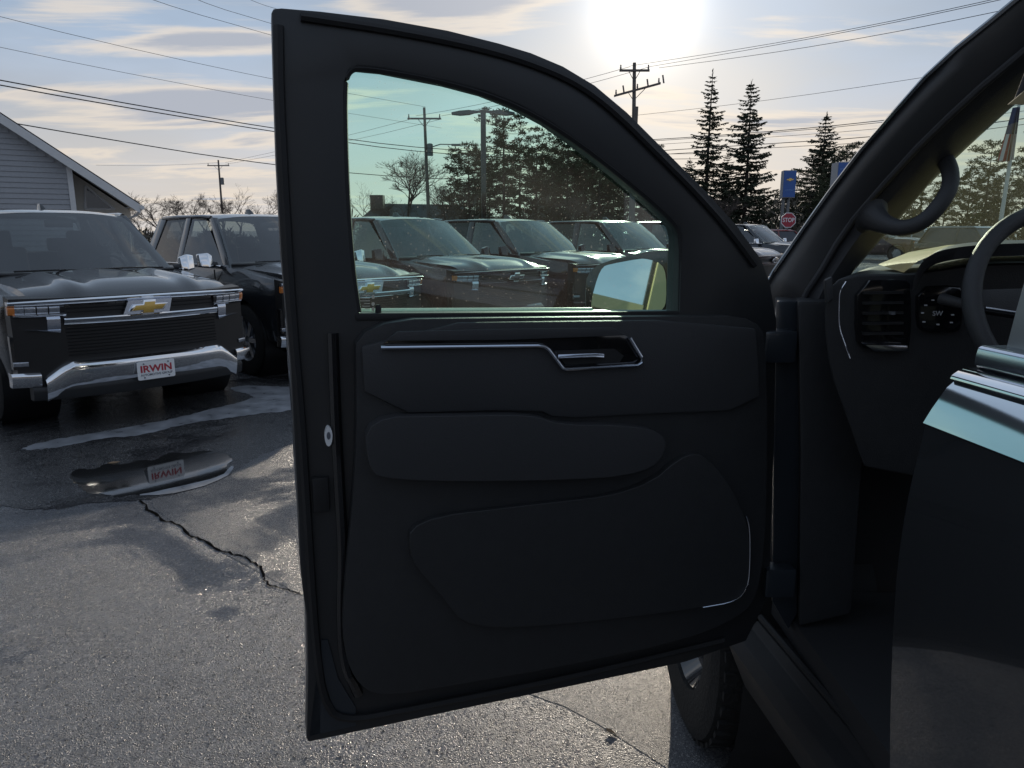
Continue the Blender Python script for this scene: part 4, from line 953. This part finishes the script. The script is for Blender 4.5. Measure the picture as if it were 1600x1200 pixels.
for pts in ([(985, 103, 46), (1200, 70, 36), (1380, 36, 30), (1560, -2, 25), (1800, -60, 20)], [(1016, 104, 46), (1200, 73, 36), (1380, 39, 30), (1560, 1, 25), (1800, -56, 20)], [(1030, 106, 46), (1200, 84, 36), (1380, 54, 30), (1580, 14, 25), (1800, -36, 20)]):
    wire(pts, 'high wire climbing to the right from the leaning pole', .011, 'high wires right of the leaning pole')
wire([(940, 186, 50), (1180, 160, 42), (1460, 119, 34), (1750, 70, 28)], 'lone wire above the two tall spruces', .010)
for (y0, y1, r) in ((216, 187, .022), (218, 190, .016), (224, 200, .012), (234, 212, .022), (240, 221, .016)):
    wire([(960, y0+6, 52), (1180, y0-8, 48), (1400, y1, 44), (1700, y1-40, 40)], 'low cable running behind the windshield pillar toward the flagpole', r, 'low cables behind the pillar')

# ------------------------------------------------------------------ signs, flag
M['signblue'] = mat('sign_blue', (.03, .10, .33), .4)
M['signgrey'] = mat('sign_cabinet', (.33, .33, .34), .6)
M['signlight'] = mat('sign_lettering', (.16, .30, .58), .5)
M['stopred'] = mat('stop_red', (.36, .03, .05), .5)
def pylon(x0, x1, x2, y0, y1, Y, label, lines, bow):
    a, b, c = P(x0, y0, Y+.9), P(x1, y0, Y), P(x2, y0, Y+.0); bot = P(x1, y1, Y).z
    t = empty('pylon_sign', ((b.x+c.x)/2, Y, 0)); tag(t, label, 'sign', 'blue dealer pylon signs'); w_ = c.x-b.x; H = b.z-bot
    MB().prism([(b.x, Y, bot), (c.x, Y, bot), (c.x-.1, Y+1.0, bot), (a.x, Y+.9, bot)], (0, 0, H)).build('cabinet', M['signgrey'], t, world=True)
    fc_ = MB().box(((b.x+c.x)/2, Y-.02, bot+H/2), (w_*.94, .06, H*.95)).build('face', M['signblue'], t, world=True)
    cxl = 0
    for (fz, body, size) in lines:
        put_text('lettering', body, size*w_, M['signlight'], fc_, ((b.x+c.x)/2-t.location.x, -.055, bot+H*fz), (R(90), 0, 0), .004)
    if bow: MB().prism([((b.x+c.x)/2+x, Y-.08, bot+H*bow+z) for x, z in bowtie(w_*.55, w_*.22)], (0, .02, 0)).build('emblem', M['gold'], fc_, world=True)
    for s in (.3, .7): MB().tube([(b.x+w_*s, Y+.4, 0), (b.x+w_*s, Y+.4, bot)], .10, 8).build('post', M['metal'], t, world=True)
pylon(1221, 1225, 1245, 266, 309, 44, 'blue pylon sign with gold emblem directly above the stop sign', [(.28, 'CHEVROLET', .13)], .66)
pylon(1300, 1310, 1333, 253, 304, 34, 'blue pylon sign half hidden by the windshield pillar', [(.78, 'CHEVROLET', .13)], None)
sc_ = P(1232, 344, 39); sg_ = empty('stop_sign', (sc_.x, 39, 0)); tag(sg_, 'red octagonal stop sign under the blue pylon sign', 'sign')
def octo(r): return [(r*math.cos(R(22.5+45*k)), r*math.sin(R(22.5+45*k))) for k in range(8)]
MB().prism([(x, 0, sc_.z+z) for x, z in octo(.405)], (0, .012, 0)).build('border', M['white_plate'], sg_)
fo = MB().prism([(x, -.006, sc_.z+z) for x, z in octo(.37)], (0, .006, 0)).build('face', M['stopred'], sg_)
put_text('lettering', 'STOP', .30, M['white_plate'], fo, (0, -.009, sc_.z), (R(90), 0, 0), .002, .004, .85)
MB().tube([(0, .04, 0), (0, .04, sc_.z+.4)], .03, 6).build('post', M['metal'], sg_)
ft, fb_ = P(1592, 168, 36), P(1580, 345, 36)
fp = empty('flagpole', (ft.x-.2, 36, 0)); tag(fp, 'white flagpole with a limp striped flag seen through the windshield', 'flagpole')
MB().tube([(0, 0, 0), (.1, 0, 4), (.2, 0, ft.z+.3)], [.10, .085, .06], 10).build('pole', M['steel'], fp)
# limp flag: folded cloth with a blue field over red and white stripes
M['flagred'] = mat('flag_red', (.34, .045, .05), .8); M['flagwhite'] = mat('flag_white', (.55, .53, .52), .8); M['flagblue'] = mat('flag_blue', (.03, .045, .12), .8)
fh = ft.z - P(1590, 250, 36).z; rndf = random.Random(5)
cols = 22
def flagpt(i, zf):
    u = i/(cols-1); return Vector((.2-.05 - .55*u*(.35+.65*zf) + .03*math.sin(i*1.1), -.10*math.sin(i*1.45)*(1+.5*zf) - .05, ft.z - zf*fh*(1-.10*u*u) - .25*u*zf))
for i in range(cols-1):
    zb = .50
    MB().add([flagpt(i, 0), flagpt(i+1, 0), flagpt(i+1, zb), flagpt(i, zb)], [(0, 1, 2, 3)]).build('flag_field', M['flagblue'], fp, wallfix=False)
    MB().add([flagpt(i, zb), flagpt(i+1, zb), flagpt(i+1, .75), flagpt(i, .75), flagpt(i+1, 1), flagpt(i, 1)], [(0, 1, 2, 3), (3, 2, 4, 5)]).build('flag_stripe', M['flagred'] if i % 3 != 1 else M['flagwhite'], fp, wallfix=False)

# ------------------------------------------------------------------ other vehicles seen through the windshield
def make_suv(name, L_, W_, H_, m, loc, rz, label):
    t = empty(name, loc, rz); tag(t, label, 'car')
    hw = W_/2; rings = []
    for y, zt in ((0, .62), (.08, .80), (.9, .98), (1.0, 1.0), (L_-.9, 1.02), (L_-.1, .98), (L_, .7)):
        kx = .86 if y < .05 or y > L_-.05 else 1
        half = [(0, .28), (hw*.9*kx, .28), (hw*kx, .45), (hw*kx, .8*zt), (hw*.94*kx, zt), (0, zt+.02)]
        rings.append([(x, y, z) for x, z in half]+[(-x, y, z) for x, z in half[-2:0:-1]])
    MB().loft(rings).build('body', m, t, bevel=.03, ang=60)
    a, b, c, d = 1.0, 1.75, L_-.75, L_-.2
    zb = .99; sh = .78
    MB().loft([[(-hw*.92, a, zb), (hw*.92, a, zb), (hw*.92, d, zb), (-hw*.92, d, zb)], [(-hw*sh*.97, b-.1, H_-.10), (hw*sh*.97, b-.1, H_-.10), (hw*sh*.97, c+.1, H_-.10), (-hw*sh*.97, c+.1, H_-.10)]]).build('greenhouse', M['winglass'], t, bevel=.06, seg=3)
    MB().loft([[(-hw*sh, b-.15, H_-.10), (hw*sh, b-.15, H_-.10), (hw*sh, c+.15, H_-.10), (-hw*sh, c+.15, H_-.10)], [(-hw*sh*.85, b+.1, H_), (hw*sh*.85, b+.1, H_), (hw*sh*.85, c, H_), (-hw*sh*.85, c, H_)]]).build('roof', m, t, bevel=.03)
    for s in (-1, 1):
        for p0, p1 in (((a, zb), (b-.1, H_-.1)), ((2.55, zb), (2.55, H_-.1)), ((d-.1, zb), (c+.05, H_-.1))):
            MB().tube([(s*hw*.925, p0[0], p0[1]), (s*hw*sh*.985, p1[0], p1[1])], .045, 6).build('pillar', m, t)
        MB().box((s*hw*1.05, 1.35, 1.05), (.2, .12, .14)).build('side_mirror', m, t, bevel=.03)
        MB().box((s*hw*.74, L_-.01, .82), (.3, .06, .14)).build('tail_lamp', M['red_paint'], t, bevel=.02)
        MB().box((s*hw*.70, .03, .66), (.36, .1, .12)).build('headlight', M['lens'], t, bevel=.02)
        for y in (.9, L_-1.0):
            wh = MB().lathe([(.2, -.11), (.32, -.11), (.345, -.06), (.345, .06), (.32, .11), (.2, .11)], (s*hw*.9, y, .345), n=20).build('wheel', M['tyre'], t)
            MB().lathe([(0, .1*s), (.2, .1*s), (.21, -.08*s)], (s*hw*.9, y, .345), n=20).build('rim', M['rim'], wh)
    return t
def vloc(px, Y): q = P(px, 360, Y); return (q.x, Y, 0)
make_suv('suv', 4.6, 1.85, 1.72, M['silver_paint'], vloc(1492, 46), R(14), 'silver grey suv seen through the windshield above the dash')
make_suv('suv', 4.9, 1.95, 1.80, M['black_paint'], vloc(1596, 34), R(20), 'black suv beside the flagpole beyond the steering wheel')
make_suv('car', 4.4, 1.8, 1.50, M['grey_paint'], vloc(1540, 58), R(10), 'small grey car far off between silver suv and black suv')
make_suv('suv', 4.5, 1.85, 1.66, M['red_paint'], vloc(1275, 40), R(100), 'dark red car behind the windshield pillar near the stop sign')

# ------------------------------------------------------------------ trees
M['bark'] = mat('bark', (.055, .045, .038), .9, nscale=8, namt=.35)
M['twig'] = mat('twig', (.085, .065, .055), .9, nscale=3, namt=.3)
def foliage(name, c1, c2):
    m = mat(name, c1, .75, spec=.2); t = m.node_tree; b = t.nodes['Principled BSDF']
    gi = t.nodes.new('ShaderNodeTexNoise'); gi.inputs['Scale'].default_value = .9; gi.inputs['Detail'].default_value = 3
    co = t.nodes.new('ShaderNodeTexCoord'); t.links.new(co.outputs['Object'], gi.inputs['Vector'])
    mx = t.nodes.new('ShaderNodeMix'); mx.data_type = 'RGBA'; mx.inputs[6].default_value = (*c1, 1); mx.inputs[7].default_value = (*c2, 1)
    t.links.new(gi.outputs['Fac'], mx.inputs[0]); t.links.new(mx.outputs[2], b.inputs['Base Color']); return m
M['spruce'] = foliage('spruce_needles', (.030, .040, .028), (.060, .068, .040))
M['pine'] = foliage('pine_needles', (.034, .046, .026), (.075, .080, .042))
def blade(mb, p, d, ln, wd, rnd):
    a = d.cross(Vector((rnd.uniform(-1, 1), rnd.uniform(-1, 1), rnd.uniform(-1, 1))))
    if a.length < 1e-4: return
    a = a.normalized()*wd; e = p+d*ln; b = len(mb.v)
    mb.v += [tuple(p-a*.5), tuple(p+a*.5), tuple(p+d*ln*.6+a), tuple(e), tuple(p+d*ln*.6-a)]; mb.f.append((b, b+1, b+2, b+3, b+4))
def spruce(h, rad, seed, sparse=1.0):
    rnd = random.Random(seed); tr = MB(); cr = MB()
    tr.tube([(0, 0, 0), (rnd.uniform(-.1, .1), 0, h*.5), (0, 0, h)], [h*.014, h*.009, .015], 7)
    z = h*.10
    while z < h*.99:
        q = (z-h*.10)/(h*.9); Lb = rad*(1-q)**.85*(.75+.25*rnd.random())+.12; nb_ = 5 if q > .8 else 8
        a0 = rnd.uniform(0, 6.3)
        for i in range(nb_):
            if rnd.random() > .93*sparse: continue
            a = a0+2*math.pi*i/nb_+rnd.uniform(-.35, .35); Lr = Lb*rnd.uniform(.32, 1.2)
            d = Vector((math.cos(a), math.sin(a), 0)); droop = rnd.uniform(.12, .38)*(1-q*.9)
            z2 = min(h*.985, z+rnd.uniform(-.35, .35)*(1-q)); pts = [Vector((0, 0, z2))+d*Lr*s+Vector((0, 0, -droop*Lr*s*(1.5-s)+.10*Lr*s*s*s)) for s in (0, .35, .7, 1)]
            tr.tube(pts, [.028*(1-q)+.008, .018*(1-q)+.006, .009, .004], 3, False)
            ns = max(6, int(Lr*20))
            for s_ in range(ns):
                s = .12+.88*(s_+rnd.random())/ns; k_ = min(2, int(s*3)); f_ = s*3-k_
                p = pts[k_].lerp(pts[k_+1], min(1, f_)); side = d.cross(Vector((0, 0, 1)))*(1 if s_ % 2 else -1)
                dd = (d*rnd.uniform(.25, .8)+side*rnd.uniform(.3, .9)+Vector((0, 0, rnd.uniform(-.75, .05)))).normalized()
                for r_ in range(2): blade(cr, p, (dd+Vector((rnd.uniform(-.3, .3), rnd.uniform(-.3, .3), rnd.uniform(-.3, .2)))).normalized(), rnd.uniform(.16, .42)*(1.1-.45*q), rnd.uniform(.025, .055), rnd)
            blade(cr, pts[3], d, .25, .05, rnd)
        z += h*.9*(.021+.009*rnd.random())
    for k_ in range(6): blade(cr, Vector((0, 0, h-.25*k_*.4)), Vector((rnd.uniform(-.4, .4), rnd.uniform(-.4, .4), 1)).normalized(), .35, .04, rnd)
    return tr, cr
def pine(h, rad, seed, bare=.25):
    rnd = random.Random(seed); tr = MB(); cr = MB()
    bend = rnd.uniform(-.4, .4)
    axis = lambda z: Vector((bend*math.sin(z/h*2.2), bend*.5*math.sin(z/h*3), z))
    tr.tube([axis(h*s) for s in (0, .2, .4, .6, .8, 1)], [h*.017, h*.015, h*.012, h*.009, h*.005, .02], 7)
    nb_ = 58
    for i in range(nb_):
        q = bare+(1-bare)*((i+rnd.random())/nb_); z = h*q
        prof = math.sin(math.pi*min(1, .18+.82*(1-q)/(1-bare)*.9))**.8
        Lr = rad*max(.12, prof)*rnd.uniform(.45, 1.15); a = i*2.4+rnd.uniform(-.5, .5)
        d = Vector((math.cos(a), math.sin(a), 0)); up = rnd.uniform(-.05, .35)
        pts = [axis(z)+d*Lr*s+Vector((0, 0, up*Lr*s*s-.08*Lr*s)) for s in (0, .4, .75, 1)]
        tr.tube(pts, [.045*(1.1-q)+.01, .03*(1.1-q)+.008, .016, .008], 4, False)
        nc = max(2, int(Lr*2.6))
        for c in range(nc):
            s = .38+.62*(c+.5)/nc; k_ = 0 if s < .4 else (1 if s < .75 else 2); f_ = (s-(0, .4, .75)[k_])/(.4, .35, .25)[k_]
            p = pts[k_].lerp(pts[k_+1], f_)+Vector((rnd.uniform(-.3, .3), rnd.uniform(-.3, .3), rnd.uniform(-.05, .25)))
            for n_ in range(26):
                dd = Vector((rnd.gauss(0, 1), rnd.gauss(0, 1), rnd.gauss(.35, .6))).normalized()
                blade(cr, p+Vector((rnd.uniform(-.22, .22), rnd.uniform(-.22, .22), rnd.uniform(-.08, .12))), dd, rnd.uniform(.16, .34), rnd.uniform(.02, .045), rnd)
    return tr, cr
def bare(h, seed, spread=.5, lv=6, twig=.008):
    rnd = random.Random(seed); tr = MB(); cr = MB()
    def grow(p, d, ln, r, depth):
        mid = p+d*ln*.5+Vector((rnd.uniform(-1, 1), rnd.uniform(-1, 1), 0))*ln*.05; e = p+d*ln
        (tr if depth >= lv-1 else cr).tube([p, mid, e], [r, r*.85, r*.7], 6 if depth >= lv-1 else 3, False)
        if depth == 0: return
        for _ in range(3 if depth > 1 and rnd.random() < .55 else 2):
            nd = (d + Vector((rnd.gauss(0, 1), rnd.gauss(0, 1), rnd.gauss(.15, .5)))*spread).normalized()
            if nd.z < -.1: nd.z = abs(nd.z)
            grow(e if rnd.random() < .7 else mid, nd, ln*rnd.uniform(.62, .86), max(twig, r*.62), depth-1)
    grow(Vector((0, 0, 0)), Vector((rnd.uniform(-.06, .06), 0, 1)), h*.26, h*.018, lv)
    return tr, cr
def mktree(name, parts, cm, label, cat, group, loc, s=1, rz=0):
    t = empty(name, loc, rz); t.scale = (s, s, s); tag(t, label, cat, group)
    parts[0].build('trunk', M['bark'], t, wallfix=False); parts[1].build('crown', cm, t, wallfix=False, smooth=False); return t
def again(src, label, loc, s, rz, group=None):
    c = copy_tree(src); c.location = loc; c.scale = (s, s, s); c.rotation_euler = (0, 0, rz); c['label'] = label
    if group: c['group'] = group
    return c
def gx(px, Y): q = P(px, 360, Y); return (q.x, Y, 0)
def hgt(py, Y): return P(800, py, Y).z
TG = 'conifers along the street'
s1 = mktree('spruce_tree', spruce(hgt(113, 62), 2.9, 1, .88), M['spruce'], 'tallest thin spruce, open crown, left one of the two beside the leaning pole', 'tree', TG, gx(1101, 62))
s2 = mktree('spruce_tree', spruce(hgt(129, 60), 3.5, 2), M['spruce'], 'tall dark spruce with full crown, right one of the two beside the leaning pole', 'tree', TG, gx(1160, 60))
s3 = mktree('spruce_tree', spruce(hgt(180, 66), 3.8, 3), M['spruce'], 'broad dark spruce between the two blue pylon signs', 'tree', TG, gx(1277, 66))
bpy.context.view_layer.update()
again(s1, 'short narrow spruce just right of the leaning pole', gx(1022, 70), .66, 2, TG)
again(s2, 'small spruce tip rising behind the first blue pylon sign', gx(1236, 72), .52, 1, TG)
again(s3, 'low spruce filling the gap left of the tallest thin spruce', gx(1073, 64), .66, 4, TG)
again(s2, 'low spruce standing between the two tall ones', gx(1131, 63), .62, 3.1, TG)
PG = 'pines behind the parked trucks'
p1 = mktree('pine_tree', pine(hgt(180, 56), 2.6, 11, .28), M['pine'], 'tall open pine with bare lower trunk right behind the lamp post', 'tree', PG, gx(788, 56))
p2 = mktree('pine_tree', pine(hgt(196, 60), 3.2, 12, .16), M['pine'], 'broad pine in the middle of the window view', 'tree', PG, gx(886, 60))
p3 = mktree('pine_tree', pine(hgt(225, 58), 2.5, 13, .12), M['pine'], 'dark leaning pine left of the lamp post', 'tree', PG, gx(737, 60))
bpy.context.view_layer.update()
PL = 'pine in the dense row behind the parked trucks'
for i, (px, Y, s, src) in enumerate(((838, 63, .88, p2), (862, 58, .72, p3), (912, 64, 1.0, p1), (935, 60, .90, p2), (960, 63, .86, p3), (985, 66, .86, p2), (1012, 62, .70, p3), (1045, 70, .66, p2), (765, 66, .70, p2), (716, 70, .72, p3), (1300, 68, .88, p2), (1325, 64, .70, p3), (1256, 70, .60, p3), (1195, 72, .55, p3), (1290, 60, .62, p3), (1262, 62, .66, p2), (1312, 72, .95, p2), (1340, 70, .85, p2), (1180, 64, .42, p3), (752, 76, .95, p2), (812, 78, 1.05, p2), (850, 74, 1.0, p3), (875, 76, 1.05, p2), (925, 78, 1.1, p2), (950, 74, 1.0, p2), (1000, 76, .95, p2), (1030, 72, .8, p3), (1220, 68, .5, p2), (1062, 60, .52, p2), (1092, 66, .5, p3), (1140, 66, .55, p2))):
    lab_, gr_ = (PL, PG) if px < 1060 else ('short pine tucked in at the foot of the tall spruces', 'short pines among the spruces') if px < 1200 else ('pine in the dark clump behind the blue pylon signs', 'pines behind the pylon signs')
    again(src, lab_, gx(px, Y), s, 1.3*i+.4, gr_)
RG = 'pines seen through the windshield'
for i, (px, Y, s, src) in enumerate(((1535, 52, .74, p1), (1508, 56, .62, p2), (1556, 58, .66, p3), (1435, 60, .70, p2), (1470, 62, .62, p3), (1600, 60, .72, p1), (1640, 55, .9, p2), (1350, 64, .74, p3))):
    again(src, 'pine seen through the windshield beyond the grab handle', gx(px, Y), s, 2.1*i, RG)
BG = 'bare deciduous trees'
b1 = mktree('bare_tree', bare(8.2, 21, .50, 8, .009), M['twig'], 'wide bare tree left of the street lamp pole', 'tree', BG, gx(640, 60), 1.15)
b2 = mktree('bare_tree', bare(7.4, 22, .42, 7), M['twig'], 'tall bare tree behind the distant transformer pole', 'tree', BG, gx(375, 84))
b3 = mktree('bare_tree', bare(5.6, 23, .62, 7), M['twig'], 'rounded bare tree right beside the house gutter', 'tree', BG, gx(252, 62))
bpy.context.view_layer.update()
BLc = 'bare tree in the thin row left of the open door'; BLw = 'bare tree in the tangle below the window pines'; BLr = 'bare tree in the tangle around the tall spruces'
for i, (px, Y, s, src, lab, gr_) in enumerate(((320, 80, .8, b2, BLc, 'bare trees left of the door'), (405, 86, .95, b2, BLc, 'bare trees left of the door'), (432, 80, .9, b3, BLc, 'bare trees left of the door'), (285, 70, .72, b1, BLc, 'bare trees left of the door'), (225, 66, .7, b3, BLc, 'bare trees left of the door'), (350, 95, .85, b1, BLc, 'bare trees left of the door'), (460, 80, .95, b1, BLc, 'bare trees left of the door'),
        (585, 66, .86, b2, BLw, 'bare trees under the pines'), (610, 58, .9, b3, BLw, 'bare trees under the pines'), (680, 55, .8, b3, BLw, 'bare trees under the pines'), (700, 60, .82, b1, BLw, 'bare trees under the pines'), (760, 52, .6, b3, BLw, 'bare trees under the pines'), (820, 54, .62, b3, BLw, 'bare trees under the pines'), (900, 54, .62, b1, BLw, 'bare trees under the pines'), (965, 55, .66, b3, BLw, 'bare trees under the pines'), (1020, 58, .72, b2, BLw, 'bare trees under the pines'),
        (1045, 66, 1.05, b2, BLr, 'bare trees around the spruces'), (1085, 58, .62, b3, BLr, 'bare trees around the spruces'), (1120, 56, .62, b1, BLr, 'bare trees around the spruces'), (1150, 66, .75, b2, BLr, 'bare trees around the spruces'), (1190, 60, .74, b2, BLr, 'bare trees around the spruces'), (1215, 64, .86, b2, BLr, 'bare trees around the spruces'), (1250, 56, .55, b3, BLr, 'bare trees around the spruces'), (1575, 50, .95, b2, 'bare tree beside the flagpole', 'bare trees by the flagpole'), (1610, 54, .9, b2, 'bare tree beside the flagpole', 'bare trees by the flagpole'))):
    again(src, lab, gx(px, Y), s, i*1.7, gr_)
# undergrowth along the far side of the street, one mass
rnd = random.Random(31); mb = MB()
for i in range(9000):
    px = rnd.uniform(-250, 2000); Y = rnd.uniform(52, 82); x, y, _ = gx(px, Y)
    hmax = (1.6 if px < 480 else 3.0 if px < 720 else 4.8 if px < 1180 else 4.8)
    hh = hmax*(.55+.45*math.sin(px*.05)*math.sin(px*.013+1))
    for _ in range(3):
        z = rnd.random()**1.3*hh; d = Vector((rnd.gauss(0, .6), rnd.gauss(0, .6), rnd.uniform(.1, 1))).normalized()
        blade(mb, Vector((x+rnd.uniform(-.4, .4), y, z)), d, rnd.uniform(.3, .9), rnd.uniform(.03, .10), rnd)
M['brush'] = foliage('brush', (.05, .042, .034), (.075, .068, .05))
tag(mb.build('undergrowth', M['brush'], wallfix=False, smooth=False), 'tangled brush along the foot of the trees', 'brush', kind='stuff')
